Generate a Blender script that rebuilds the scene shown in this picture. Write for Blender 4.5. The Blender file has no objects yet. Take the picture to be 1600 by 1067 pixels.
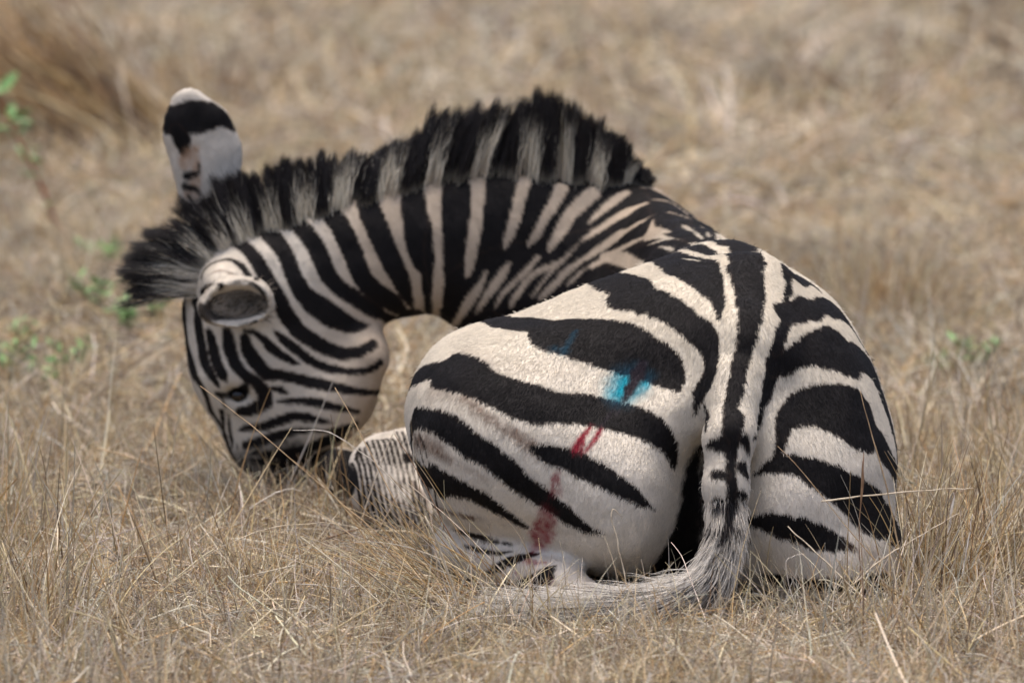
import bpy, math, random
import numpy as np
from mathutils import Vector
from mathutils.bvhtree import BVHTree

SC = bpy.context.scene
COL = SC.collection
rng = np.random.default_rng(7)
R = math.radians

# ------------------------------------------------------------------ camera
PITCH = R(10.0)          # long lens from a vehicle window, looking a little down
DIST = 10.0
TARGET = Vector((0.0, 0.0, 0.413))
FWD = Vector((0.0, math.cos(PITCH), -math.sin(PITCH)))
UP = Vector((0.0, math.sin(PITCH), math.cos(PITCH)))
EYE = TARGET - FWD * DIST
cam_data = bpy.data.cameras.new('camera')
cam = bpy.data.objects.new('camera', cam_data)
COL.objects.link(cam)
cam.location = EYE
cam.rotation_euler = (math.pi / 2 - PITCH, 0, 0)
cam_data.sensor_width = 36.0
cam_data.lens = 36.0 * DIST / 1.6
cam_data.clip_start = 0.5
cam_data.clip_end = 500.0
cam_data.dof.use_dof = True
cam_data.dof.focus_distance = DIST + 0.02
cam_data.dof.aperture_fstop = 3.3
SC.camera = cam

# ------------------------------------------------------------------ sky, sun, exposure
SUN_ELEV, SUN_AZ = R(84.0), R(-40.0)       # hazy sun almost overhead
world = bpy.data.worlds.new('World')
SC.world = world
world.use_nodes = True
wn = world.node_tree
wn.nodes.clear()
wo = wn.nodes.new('ShaderNodeOutputWorld')
wb = wn.nodes.new('ShaderNodeBackground')
ws = wn.nodes.new('ShaderNodeTexSky')
ws.sky_type = 'NISHITA'
ws.sun_disc = False
ws.sun_elevation = SUN_ELEV
ws.sun_rotation = SUN_AZ
ws.air_density = 0.7
ws.dust_density = 5.0
ws.ozone_density = 0.15
wb.inputs['Strength'].default_value = 0.15
wn.links.new(ws.outputs[0], wb.inputs['Color'])
wn.links.new(wb.outputs[0], wo.inputs['Surface'])
sun_data = bpy.data.lights.new('sun', 'SUN')
sun_data.energy = 0.9
sun_data.angle = R(12.0)
sun_data.color = (1.0, 0.93, 0.85)
sun = bpy.data.objects.new('sun', sun_data)
COL.objects.link(sun)
sd = Vector((math.sin(SUN_AZ) * math.cos(SUN_ELEV), math.cos(SUN_AZ) * math.cos(SUN_ELEV), math.sin(SUN_ELEV)))
sun.rotation_euler = sd.to_track_quat('Z', 'Y').to_euler()
SC.view_settings.view_transform = 'Standard'
SC.view_settings.look = 'None'
SC.view_settings.exposure = 0.9
SC.view_settings.gamma = 1.0
SC.view_settings.use_curve_mapping = False

def at(x, y, Y):
    """the point at depth Y (metres behind the tail root) on the sight line of picture position x, y"""
    d = FWD + Vector((1, 0, 0)) * ((x - 800) / 1000.0 / DIST) + UP * ((533.5 - y) / 1000.0 / DIST)
    return EYE + d * ((Y - EYE.y) / d.y)
# ------------------------------------------------------------------ the zebra's body as one blended surface
VOX = 0.005
LO = np.array([-0.60, -0.30, -0.04])
NG = np.array([250, 312, 176])
field = np.full(tuple(NG), 0.2, np.float32)

def block(center, ext):
    a = np.maximum(0, np.floor((np.array(center) - ext - LO) / VOX).astype(int))
    b = np.minimum(NG, np.ceil((np.array(center) + ext - LO) / VOX).astype(int) + 1)
    if (b <= a).any():
        return None, None
    sl = tuple(slice(i, j) for i, j in zip(a, b))
    g = np.meshgrid(*[(LO[i] + VOX * np.arange(a[i], b[i])).astype(np.float32) for i in range(3)], indexing='ij', sparse=True)
    return sl, g

def smin(a, b, k):
    h = np.maximum(k - np.abs(a - b), 0.0) / k
    return np.minimum(a, b) - h * h * k * 0.25

def rot(rx, ry, rz):
    from mathutils import Euler
    return np.array(Euler((R(rx), R(ry), R(rz))).to_matrix())

def ell_d(g, c, r, M):
    q = [g[0] - c[0], g[1] - c[1], g[2] - c[2]]
    if M is not None:
        q = [M[0, i] * q[0] + M[1, i] * q[1] + M[2, i] * q[2] for i in range(3)]
    k0 = np.sqrt((q[0] / r[0]) ** 2 + (q[1] / r[1]) ** 2 + (q[2] / r[2]) ** 2)
    k1 = np.sqrt((q[0] / r[0] ** 2) ** 2 + (q[1] / r[1] ** 2) ** 2 + (q[2] / r[2] ** 2) ** 2)
    return k0 * (k0 - 1.0) / np.maximum(k1, 1e-6)

def add_ell(c, r, k=0.05, e=None, cut=False):
    M = rot(*e) if e else None
    ext = max(r) + k + 2 * VOX
    sl, g = block(c, ext)
    if sl is None:
        return
    d = ell_d(g, c, r, M)
    if cut:
        field[sl] = -smin(-field[sl], d, k)
    else:
        field[sl] = smin(field[sl], d, k)

def add_chain(pts, rad, k=0.04, flat=None, cut=False, kj=0.02):
    """tapered limb through points; flat = (axis, factor) squashes it along an axis"""
    P = [np.array(p, float) for p in pts]
    S = None
    if flat is not None:
        ax = np.array(flat[0], float); ax /= np.linalg.norm(ax)
        S = (ax, 1.0 / flat[1] - 1.0)
    lo = np.min([p - r for p, r in zip(P, rad)], 0); hi = np.max([p + r for p, r in zip(P, rad)], 0)
    c = (lo + hi) / 2; ext = (hi - lo) / 2 + k + 3 * VOX
    sl, g = block(c, ext)
    if sl is None:
        return
    tot = None
    for i in range(len(P) - 1):
        a, b, ra, rb = P[i], P[i + 1], rad[i], rad[i + 1]
        ba = b - a
        q = [g[j] - a[j] for j in range(3)]
        t = (q[0] * ba[0] + q[1] * ba[1] + q[2] * ba[2]) / max(1e-9, ba @ ba)
        t = np.clip(t, 0, 1)
        w = [q[j] - t * ba[j] for j in range(3)]
        if S is not None:
            dt = (w[0] * S[0][0] + w[1] * S[0][1] + w[2] * S[0][2]) * S[1]
            w = [w[j] + dt * S[0][j] for j in range(3)]
        d = np.sqrt(w[0] ** 2 + w[1] ** 2 + w[2] ** 2) - (ra + (rb - ra) * t)
        if S is not None:
            d = d * 0.6
        tot = d if tot is None else smin(tot, d, kj)
    if cut:
        field[sl] = -smin(-field[sl], tot, k)
    else:
        field[sl] = smin(field[sl], tot, k)

def surface_nets(f):
    s = f < 0
    nx, ny, nz = f.shape
    m = np.zeros((nx - 1, ny - 1, nz - 1), np.int8)
    for i in (0, 1):
        for j in (0, 1):
            for k in (0, 1):
                m += s[i:nx - 1 + i, j:ny - 1 + j, k:nz - 1 + k]
    cells = np.argwhere((m > 0) & (m < 8))
    idx = np.full(m.shape, -1, np.int64)
    idx[tuple(cells.T)] = np.arange(len(cells))
    acc = np.zeros((len(cells), 3)); cnt = np.zeros(len(cells))
    corners = [(i, j, k) for i in (0, 1) for j in (0, 1) for k in (0, 1)]
    val = {c: f[cells[:, 0] + c[0], cells[:, 1] + c[1], cells[:, 2] + c[2]] for c in corners}
    for c in corners:
        for ax in range(3):
            if c[ax] == 0:
                e = list(c); e[ax] = 1; e = tuple(e)
                va, vb = val[c], val[e]
                x = (va < 0) != (vb < 0)
                t = np.where(x, va / np.where(x, va - vb, 1), 0)
                p = np.tile(np.array(c, float), (len(cells), 1)); p[:, ax] = t
                acc[x] += p[x]; cnt[x] += 1
    v = LO + VOX * (cells + acc / cnt[:, None])
    quads = []
    for ax in range(3):
        a, b = (ax + 1) % 3, (ax + 2) % 3
        sl0 = [slice(None)] * 3; sl1 = [slice(None)] * 3
        sl0[ax] = slice(0, -1); sl1[ax] = slice(1, None)
        e0, e1 = s[tuple(sl0)], s[tuple(sl1)]
        ch = np.argwhere(e0 != e1)
        ok = (ch[:, a] > 0) & (ch[:, b] > 0) & (ch[:, a] < f.shape[a] - 1) & (ch[:, b] < f.shape[b] - 1)
        ch = ch[ok]
        q = []
        for da, db in ((-1, -1), (0, -1), (0, 0), (-1, 0)):
            c = ch.copy(); c[:, a] += da; c[:, b] += db
            q.append(idx[c[:, 0], c[:, 1], c[:, 2]])
        q = np.stack(q, 1)
        inside = s[ch[:, 0], ch[:, 1], ch[:, 2]]
        q[~inside] = q[~inside][:, ::-1]
        quads.append(q)
    return v, np.concatenate(quads)

A = at
# trunk
add_ell(A(1080, 640, .62), (.225, .42, .225), .02, (0, 0, 6))
add_ell(A(1000, 512, 1.02), (.165, .24, .20), .12, (0, 0, 25))
add_chain([A(1130, 462, .42), A(1072, 408, .72), A(1005, 358, 1.0)], [.082, .060, .052], .09)
# croup, hips
add_ell(A(1132, 575, .27), (.19, .27, .180), .08)
add_ell(A(955, 595, .30), (.20, .25, .150), .10, (0, -20, 0))
add_ell(A(1222, 600, .28), (.125, .23, .130), .08, (0, 28, 0))
add_chain([A(1165, 455, .22), A(1160, 540, .06), A(1150, 620, .00)], [.05, .05, .045], .06)
add_ell(A(1115, 770, .20), (.14, .17, .17), .05)
# thighs
add_ell(A(845, 690, .22), (.208, .27, .195), .07, (0, 14, 0))
add_ell(A(735, 615, .33), (.085, .15, .085), .08, (0, 0, 0))
add_ell(A(955, 760, .08), (.12, .17, .145), .06, (0, 0, 0))
add_ell(A(1278, 740, .22), (.125, .26, .19), .07)
add_ell(A(1225, 790, .06), (.09, .14, .145), .06)
add_ell(A(1300, 870, .12), (.108, .20, .10), .06)
add_ell(A(1045, 655, .03), (.035, .06, .045), .06)
add_ell(A(1200, 680, .03), (.035, .06, .045), .06)
# cleft beside the tail
add_chain([A(1080, 665, -.05), A(1075, 760, -.08), A(1062, 900, -.06)], [.014, .026, .040], .035, cut=True)
# folded hind leg under the thigh
add_chain([A(715, 850, .18), A(790, 885, .05), A(875, 912, -.03), A(912, 930, -.06)], [.040, .045, .036, .030], .02)
# folded foreleg beside the flank
add_chain([A(720, 740, .66), A(650, 742, .60), A(605, 738, .58)], [.085, .074, .064], .03)
add_chain([A(600, 765, .54), A(640, 800, .50), A(690, 830, .46)], [.055, .052, .05], .04)
add_chain([A(610, 765, .66), A(570, 752, .72), A(530, 738, .76)], [.05, .045, .04], .02)
# neck
add_ell(A(815, 462, .99), (.118, .10, .085), .06)
NK = [A(900, 420, .98), A(800, 384, .97), A(700, 380, .95), A(600, 395, .92), A(500, 432, .90), A(440, 462, .88)]
add_chain(NK, [.14, .112, .098, .093, .093, .090], .06, flat=((0, 1, 0), .62), kj=.04)
add_chain([A(1000, 324, 1.0), A(925, 312, .98), A(815, 306, .97), A(700, 314, .95), A(600, 338, .92), A(480, 376, .90), A(390, 402, .88)],
          [.03, .028, .025, .023, .022, .022, .022], .04)
# head
add_ell(A(478, 562, .88), (.120, .060, .105), .05, (0, 0, 0))
add_ell(A(392, 472, .88), (.108, .072, .098), .06, (0, 0, 0))
add_ell(A(370, 555, .88), (.079, .068, .105), .06, (0, 0, 0))
add_chain([A(406, 590, .88), A(422, 675, .88), A(440, 735, .89)], [.080, .070, .058], .05, flat=((0, 1, 0), .8))
add_ell(A(470, 640, .88), (.085, .052, .072), .05)
add_chain([A(520, 640, .845), A(578, 560, .845)], [.03, .028], .05)
add_ell(A(522, 618, .875), (.060, .050, .055), .05)
# brow and eye socket
add_chain([A(338, 588, .835), A(372, 582, .822), A(398, 600, .825)], [.018, .022, .014], .025)
add_ell(A(372, 617, .805), (.020, .014, .013), .012, cut=True)
add_chain([A(350, 632, .828), A(378, 638, .825)], [.008, .010], .015)
# far ear, upright, its back towards us
add_chain([A(340, 350, .925), A(328, 300, .94), A(322, 240, .945), A(306, 192, .945), A(293, 160, .945)], [.040, .042, .049, .040, .016], .02, flat=((0, 1, .15), .36), kj=.03)
add_chain([A(328, 285, .968), A(318, 230, .970), A(302, 180, .968)], [.020, .034, .022], .008, flat=((0, 1, .15), .5), cut=True)
# near ear, folded back with its cup towards us
add_chain([A(350, 436, .85), A(354, 448, .80), A(362, 466, .765)], [.036, .034, .030], .03)
add_chain([A(333, 482, .745), A(362, 473, .732), A(394, 470, .745), A(420, 478, .765)], [.026, .036, .029, .008], .015, kj=.03)
add_chain([A(335, 485, .705), A(362, 480, .700), A(391, 477, .710), A(408, 480, .725)], [.023, .032, .026, .010], .003, cut=True, kj=.03)
add_chain([A(350, 478, .735), A(380, 474, .738)], [.020, .020], .012, cut=True)
# tail
TAIL = [A(1152, 600, .00), A(1140, 680, -.075), A(1134, 760, -.105), A(1136, 850, -.130), A(1104, 915, -.155), A(1030, 942, -.17), A(930, 952, -.175), A(855, 956, -.175)]
add_chain(TAIL, [.046, .036, .031, .023, .016, .012, .009, .006], .012)
body_v, body_q = surface_nets(field)
# stripes and marks on the coat: (pigment, edge softness in m, opacity, [(x, y, z, half width) along the stripe])
STROKES = [
('k', 0, 1, [(-0.1402, 1.0153, 0.4526, 0.0203), (-0.1458, 1.0103, 0.4644, 0.0203), (-0.151, 1.0042, 0.4758, 0.0203), (-0.1559, 0.9972, 0.4869, 0.0203), (-0.1603, 0.9892, 0.4974, 0.0203), (-0.164, 0.9799, 0.507, 0.0203), (-0.167, 0.9691, 0.5153, 0.0203), (-0.169, 0.957, 0.5214, 0.0203), (-0.1701, 0.9436, 0.5248, 0.0203), (-0.1703, 0.9301, 0.5247, 0.0193), (-0.169, 0.9035, 0.5138, 0.0203), (-0.168, 0.8901, 0.5009, 0.0217), (-0.1669, 0.8811, 0.4874, 0.0229), (-0.1655, 0.8744, 0.4734, 0.0238), (-0.1639, 0.8691, 0.4591, 0.0244), (-0.162, 0.8655, 0.4453, 0.0248), (-0.1597, 0.8634, 0.432, 0.0251), (-0.1571, 0.8625, 0.4193, 0.0251), (-0.1543, 0.8627, 0.408, 0.0237), (-0.1493, 0.8644, 0.395, 0.0172), (-0.1452, 0.8668, 0.3832, 0.011), (-0.1442, 0.8697, 0.3696, 0.0112), (-0.1444, 0.8743, 0.3545, 0.0124), (-0.1445, 0.8828, 0.3362, 0.0103), (-0.1448, 0.8985, 0.3159, 0.0075), (-0.1458, 0.9092, 0.3073, 0.0103), (-0.1473, 0.9215, 0.3014, 0.0103), (-0.1492, 0.9346, 0.2988, 0.0103), (-0.1512, 0.948, 0.2999, 0.0103), (-0.1529, 0.9608, 0.3046, 0.0103), (-0.154, 0.9722, 0.312, 0.0103), (-0.1545, 0.9823, 0.3215, 0.0103), (-0.1544, 0.9909, 0.3323, 0.0103), (-0.1536, 0.9982, 0.3442, 0.0103)]),
('k', 0, 1, [(-0.1004, 0.9196, 0.5262, 0.0201), (-0.0983, 0.9071, 0.5132, 0.0228), (-0.0963, 0.8988, 0.4996, 0.0255), (-0.0951, 0.8927, 0.4857, 0.0272), (-0.0951, 0.8875, 0.4716, 0.0273), (-0.0958, 0.8831, 0.4574, 0.0265), (-0.0967, 0.8799, 0.443, 0.0255), (-0.0977, 0.8778, 0.4284, 0.0245), (-0.099, 0.8768, 0.4137, 0.0233), (-0.1002, 0.877, 0.3988, 0.0221)]),
('k', 0, 1, [(-0.038, 0.8844, 0.4155, 0.1156), (-0.0272, 0.8855, 0.4132, 0.1242), (-0.0163, 0.8864, 0.4111, 0.1323), (0, 0.8877, 0.4094, 0.1383), (0.0118, 0.8885, 0.4086, 0.1401), (0.0258, 0.8889, 0.4078, 0.1415), (0.0411, 0.8893, 0.4071, 0.1921), (0.057, 0.8901, 0.4068, 0.192), (0.0726, 0.8908, 0.4072, 0.1903), (0.087, 0.8915, 0.4088, 0.1868), (0.1034, 0.892, 0.4124, 0.1329), (0.1196, 0.8917, 0.4175, 0.1251), (0.1351, 0.8897, 0.4239, 0.1161), (0.1497, 0.8867, 0.4308, 0.1067), (0.163, 0.883, 0.4377, 0.0979), (0.177, 0.8776, 0.4464, 0.0878), (0.1889, 0.8729, 0.4554, 0.0776), (0.2, 0.8695, 0.4644, 0.0676), (0.2115, 0.8681, 0.473, 0.0575)]),
('k', 0, 1, [(-0.0872, 0.902, 0.3132, 0.0672), (-0.0719, 0.8946, 0.32, 0.07), (-0.0566, 0.8891, 0.3265, 0.0731), (-0.0414, 0.8851, 0.3327, 0.0761), (-0.0261, 0.8825, 0.3386, 0.0783), (-0.0109, 0.8811, 0.3444, 0.0792), (0.0044, 0.8806, 0.3499, 0.0784), (0.0196, 0.8809, 0.3552, 0.0762), (0.0348, 0.8815, 0.3604, 0.0733), (0.05, 0.8822, 0.3659, 0.07), (0.0653, 0.8831, 0.3716, 0.067), (0.0805, 0.8838, 0.3777, 0.0642), (0.0957, 0.8841, 0.3843, 0.0612), (0.1109, 0.8836, 0.3911, 0.0581), (0.1261, 0.8814, 0.3982, 0.0549), (0.1412, 0.8771, 0.4056, 0.0518)]),
('k', 0, 1, [(0.2339, 0.9563, 0.5014, 0.0072), (0.2462, 0.9282, 0.4936, 0.015), (0.2579, 0.8845, 0.4883, 0.0291), (0.2682, 0.824, 0.4855, 0.0341), (0.2783, 0.7541, 0.4847, 0.036), (0.2898, 0.6814, 0.4852, 0.0346), (0.301, 0.6081, 0.4876, 0.0308), (0.3114, 0.5589, 0.4898, 0.0252), (0.3214, 0.5151, 0.4924, 0.0139), (0.3245, 0.5015, 0.4939, 0.0252), (0.3275, 0.488, 0.4958, 0.0252), (0.3305, 0.4745, 0.4978, 0.0252), (0.3335, 0.461, 0.5, 0.0252), (0.3365, 0.4475, 0.5023, 0.0252), (0.3395, 0.434, 0.5046, 0.0252), (0.3425, 0.4205, 0.5069, 0.0252), (0.3455, 0.407, 0.5082, 0.0252), (0.3485, 0.3933, 0.5083, 0.0252)]),
('k', 0, 1, [(0.2375, 0.9656, 0.5034, 0.0147), (0.2495, 0.9595, 0.4978, 0.0192), (0.2616, 0.954, 0.4921, 0.0237), (0.273, 0.9455, 0.4865, 0.0269), (0.2835, 0.9368, 0.4805, 0.028), (0.2935, 0.9309, 0.4737, 0.0278), (0.3034, 0.9328, 0.4653, 0.0268), (0.3136, 0.9611, 0.452, 0.025), (0.3149, 0.7002, 0.4838, 0.0218), (0.3215, 0.6278, 0.4861, 0.019)]),
('k', 0, 1, [(0.1956, 0.8055, 0.4289, 0.0107), (0.2112, 0.7666, 0.439, 0.0137), (0.2272, 0.7087, 0.4513, 0.0159), (0.2392, 0.675, 0.4573, 0.0163), (0.2515, 0.6301, 0.4644, 0.016), (0.2642, 0.5854, 0.4711, 0.0158), (0.2777, 0.5429, 0.4773, 0.0157), (0.2907, 0.4706, 0.488, 0.0156), (0.3008, 0.3709, 0.5024, 0.0154), (0.3138, 0.3401, 0.5028, 0.0154), (0.3248, 0.3108, 0.5023, 0.0153)]),
('k', 0, 1, [(0.1988, 0.7966, 0.4303, 0.0086), (0.2104, 0.7572, 0.4339, 0.0153), (0.2214, 0.6979, 0.4406, 0.0243), (0.2326, 0.6499, 0.4456, 0.0176), (0.2436, 0.5939, 0.4522, 0.022), (0.25, 0.3533, 0.4889, 0.0263), (0.2603, 0.3037, 0.4936, 0.0306), (0.2753, 0.2454, 0.496, 0.0374), (0.2896, 0.202, 0.4941, 0.041), (0.2993, 0.1766, 0.4914, 0.0385), (0.3086, 0.1532, 0.4876, 0.0482), (0.3162, 0.1327, 0.4831, 0.0336), (0.3234, 0.1068, 0.475, 0.0216), (0.3274, 0.0832, 0.4658, 0.0142), (0.3281, 0.0589, 0.4558, 0.0104), (0.3276, 0.0378, 0.4449, 0.006)]),
('k', 0, 1, [(0.0884, 0.8769, 0.354, 0.0116), (0.1087, 0.8745, 0.3648, 0.0247), (0.1207, 0.8692, 0.3672, 0.0267), (0.1349, 0.8588, 0.3696, 0.0275), (0.149, 0.8411, 0.372, 0.0284), (0.1544, 0.3092, 0.4588, 0.0287), (0.1666, 0.2651, 0.4634, 0.0304), (0.1789, 0.2334, 0.465, 0.0313), (0.191, 0.2065, 0.4648, 0.0308), (0.2032, 0.1824, 0.4632, 0.0556), (0.2157, 0.1607, 0.4607, 0.047), (0.2291, 0.141, 0.4577, 0.0421), (0.2429, 0.1228, 0.4539, 0.038), (0.2556, 0.1063, 0.4491, 0.0342), (0.2668, 0.0905, 0.4432, 0.0308), (0.2769, 0.0738, 0.4368, 0.0286), (0.2859, 0.0571, 0.4304, 0.0266), (0.2978, 0.0349, 0.4209, 0.0238), (0.3068, 0.0186, 0.4101, 0.0212), (0.3122, 0.0071, 0.3981, 0.0182), (0.3141, -0.0026, 0.3853, 0.0163), (0.3122, -0.0142, 0.3704, 0.0177), (0.3084, -0.0201, 0.3567, 0.019), (0.2999, -0.0154, 0.345, 0.016), (0.2951, -0.0154, 0.3354, 0.0132), (0.2906, -0.0168, 0.3246, 0.0094), (0.2876, -0.0174, 0.3137, 0.0056), (0.2851, -0.0168, 0.3024, 0.0021)]),
('w', 0, 1, [(0.156, 0.8666, 0.407, 0.0086), (0.1691, 0.8512, 0.409, 0.0118), (0.1824, 0.8208, 0.412, 0.0131), (0.1963, 0.7742, 0.4143, 0.0128), (0.2102, 0.6878, 0.4209, 0.013), (0.2127, 0.2841, 0.481, 0.0127), (0.2227, 0.2386, 0.4816, 0.0127), (0.2325, 0.2087, 0.4801, 0.0125), (0.2466, 0.178, 0.4769, 0.0204), (0.2599, 0.1543, 0.4731, 0.0165), (0.2726, 0.1341, 0.4686, 0.0156), (0.2842, 0.1147, 0.4637, 0.0144), (0.2938, 0.0944, 0.4574, 0.0133), (0.302, 0.0749, 0.4513, 0.0126), (0.3153, 0.0455, 0.443, 0.0069)]),
('w', 0, 1, [(0.2784, 0.4885, 0.4796, 0.0097), (0.2833, 0.4761, 0.4838, 0.0097), (0.2881, 0.4636, 0.488, 0.0097), (0.2931, 0.4511, 0.492, 0.0097), (0.2981, 0.4387, 0.4958, 0.0097), (0.3031, 0.4261, 0.4995, 0.0097), (0.3083, 0.4136, 0.5029, 0.0097), (0.3137, 0.4009, 0.5052, 0.0097), (0.3194, 0.3882, 0.5064, 0.0097), (0.3252, 0.3755, 0.5065, 0.0056), (0.3388, 0.3465, 0.5047, 0.0097), (0.3403, 0.2269, 0.5134, 0.0106), (0.3431, 0.1846, 0.5066, 0.011), (0.3448, 0.1505, 0.4967, 0.011), (0.3458, 0.1188, 0.4854, 0.0109), (0.3472, 0.0913, 0.4741, 0.0108), (0.3472, 0.0637, 0.4628, 0.0114), (0.3436, 0.0389, 0.4511, 0.013), (0.3397, 0.0222, 0.4381, 0.0132), (0.3383, 0.0107, 0.4242, 0.0133), (0.3376, 0.0015, 0.4099, 0.0134), (0.3369, -0.0081, 0.3956, 0.0128), (0.3354, -0.0229, 0.3826, 0.0131), (0.3316, -0.034, 0.3695, 0.0144), (0.3271, -0.0425, 0.3576, 0.017), (0.3191, -0.0512, 0.3415, 0.0226)]),
('k', 0, 1, [(0.3657, 0.493, 0.4887, 0.0285), (0.3663, 0.4793, 0.4917, 0.0285), (0.3669, 0.4657, 0.4947, 0.0285), (0.3675, 0.452, 0.4977, 0.0285), (0.3681, 0.4383, 0.5006, 0.0285), (0.3687, 0.4246, 0.5033, 0.0285), (0.369, 0.4108, 0.5051, 0.0285), (0.369, 0.3968, 0.5057, 0.0285), (0.3689, 0.3829, 0.5053, 0.0285), (0.3686, 0.3689, 0.5043, 0.0185), (0.3705, 0.2296, 0.5165, 0.0296), (0.3752, 0.1944, 0.5115, 0.0285), (0.3774, 0.1683, 0.5032, 0.0375), (0.3782, 0.1427, 0.4943, 0.0341), (0.3785, 0.1203, 0.4856, 0.0309), (0.3782, 0.098, 0.4761, 0.0278), (0.3774, 0.0721, 0.4649, 0.026), (0.3757, 0.0437, 0.4534, 0.0239), (0.3734, 0.0232, 0.4411, 0.0213), (0.3706, 0.0104, 0.4274, 0.0194), (0.3674, 0.0008, 0.4132, 0.0182), (0.3639, -0.008, 0.3989, 0.0175), (0.3602, -0.0229, 0.3857, 0.0172), (0.3568, -0.037, 0.3724, 0.0175), (0.3538, -0.0498, 0.3582, 0.0188), (0.3514, -0.0616, 0.3453, 0.0202), (0.3494, -0.0776, 0.328, 0.0203), (0.346, -0.0935, 0.3157, 0.0182), (0.3423, -0.1078, 0.3021, 0.0165), (0.3397, -0.1146, 0.2881, 0.017), (0.3381, -0.1173, 0.2756, 0.0174), (0.3391, -0.119, 0.2633, 0.0122), (0.339, -0.1209, 0.2534, 0.0097), (0.339, -0.1248, 0.2424, 0.008), (0.3395, -0.1306, 0.2311, 0.0081), (0.3403, -0.1361, 0.2194, 0.009), (0.3415, -0.1392, 0.2074, 0.0104), (0.3419, -0.1401, 0.1949, 0.0111), (0.3392, -0.1409, 0.1825, 0.0087), (0.3357, -0.1426, 0.1702, 0.0061), (0.3333, -0.1451, 0.1581, 0.0062), (0.331, -0.1485, 0.1461, 0.0069)]),
('k', 0, 1, [(0.4124, 0.3512, 0.4879, 0.0145), (0.4144, 0.3374, 0.4869, 0.0145), (0.4165, 0.3235, 0.4862, 0.0145), (0.4188, 0.3097, 0.4859, 0.0145), (0.4214, 0.296, 0.4865, 0.0145), (0.4244, 0.2824, 0.4878, 0.0145), (0.4273, 0.2688, 0.4892, 0.0145), (0.4301, 0.2551, 0.4903, 0.0145), (0.4324, 0.2414, 0.4906, 0.0145), (0.434, 0.2275, 0.4899, 0.0145), (0.4337, 0.1798, 0.4799, 0.0106), (0.4332, 0.1458, 0.4681, 0.0196), (0.4312, 0.1169, 0.4567, 0.0181), (0.4279, 0.0907, 0.4454, 0.0179), (0.4229, 0.0623, 0.4343, 0.0182), (0.4177, 0.0378, 0.4226, 0.0176), (0.4145, 0.0236, 0.4092, 0.0164), (0.4116, 0.014, 0.395, 0.016), (0.4083, 0.0056, 0.3804, 0.0173), (0.4049, -0.0027, 0.3662, 0.0199), (0.4012, -0.0137, 0.3518, 0.0193), (0.3981, -0.0217, 0.3411, 0.0163), (0.3964, -0.0233, 0.3433, 0.0179), (0.3935, -0.0318, 0.3309, 0.016), (0.3898, -0.0391, 0.3145, 0.0073), (0.3858, -0.0442, 0.3004, 0.0077), (0.3819, -0.0466, 0.2874, 0.0079), (0.3739, -0.0949, 0.2776, 0.0026)]),
('w', 0, 1, [(0.3788, 0.3232, 0.4983, 0.0142), (0.3826, 0.3099, 0.4977, 0.0142), (0.3867, 0.2966, 0.4986, 0.0142), (0.3912, 0.2835, 0.5008, 0.0142), (0.3957, 0.2705, 0.5034, 0.0142), (0.4001, 0.2575, 0.5056, 0.0142), (0.4041, 0.2442, 0.5069, 0.0142), (0.4076, 0.2307, 0.5069, 0.0142), (0.4104, 0.2172, 0.5053, 0.0142), (0.4122, 0.2038, 0.5019, 0.0073), (0.4155, 0.1642, 0.4875, 0.0206), (0.4151, 0.1384, 0.478, 0.0167), (0.4135, 0.1117, 0.4674, 0.0142), (0.4106, 0.085, 0.4559, 0.0144), (0.4067, 0.0561, 0.4449, 0.0151), (0.4021, 0.033, 0.4344, 0.0137), (0.3975, 0.0183, 0.4229, 0.0129), (0.3932, 0.0082, 0.4105, 0.013), (0.3892, -0.0004, 0.3976, 0.0134), (0.3854, -0.0106, 0.3837, 0.0147), (0.3821, -0.026, 0.3705, 0.0165), (0.3804, -0.0367, 0.3564, 0.0173), (0.3784, -0.0473, 0.3427, 0.018), (0.3737, -0.0605, 0.3301, 0.0181), (0.3682, -0.0751, 0.3181, 0.0178)]),
('k', 0, 1, [(0.4352, 0.218, 0.4882, 0.0169), (0.4501, 0.2299, 0.4766, 0.0265), (0.4679, 0.2691, 0.4636, 0.0242), (0.4795, 0.2752, 0.4561, 0.017)]),
('w', 0, 1, [(0.4415, 0.1383, 0.4581, 0.0057), (0.4574, 0.1744, 0.4584, 0.0112), (0.4698, 0.2086, 0.4573, 0.0081), (0.4834, 0.2555, 0.4529, 0.0109), (0.4967, 0.2545, 0.4427, 0.0053)]),
('k', 0, 1, [(0.4284, 0.087, 0.4428, 0.0239), (0.4417, 0.1076, 0.4425, 0.0218), (0.4555, 0.1297, 0.4419, 0.0217), (0.4708, 0.1566, 0.4412, 0.028), (0.4866, 0.1856, 0.4388, 0.0178), (0.5027, 0.2161, 0.4326, 0.0249), (0.519, 0.2565, 0.4218, 0.0242), (0.5281, 0.2549, 0.4112, 0.0198), (0.5368, 0.2535, 0.4002, 0.0108), (0.544, 0.2526, 0.3905, 0.0096), (0.5505, 0.2521, 0.3811, 0.0065), (0.558, 0.2515, 0.3693, 0.0096), (0.565, 0.2509, 0.3572, 0.0096), (0.5714, 0.2504, 0.3448, 0.0096), (0.5773, 0.2498, 0.3321, 0.0096), (0.5827, 0.2492, 0.3192, 0.0096), (0.5875, 0.2487, 0.3061, 0.0096), (0.5919, 0.2481, 0.2928, 0.0096), (0.5958, 0.2475, 0.2794, 0.0096), (0.5993, 0.247, 0.2659, 0.0096)]),
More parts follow.
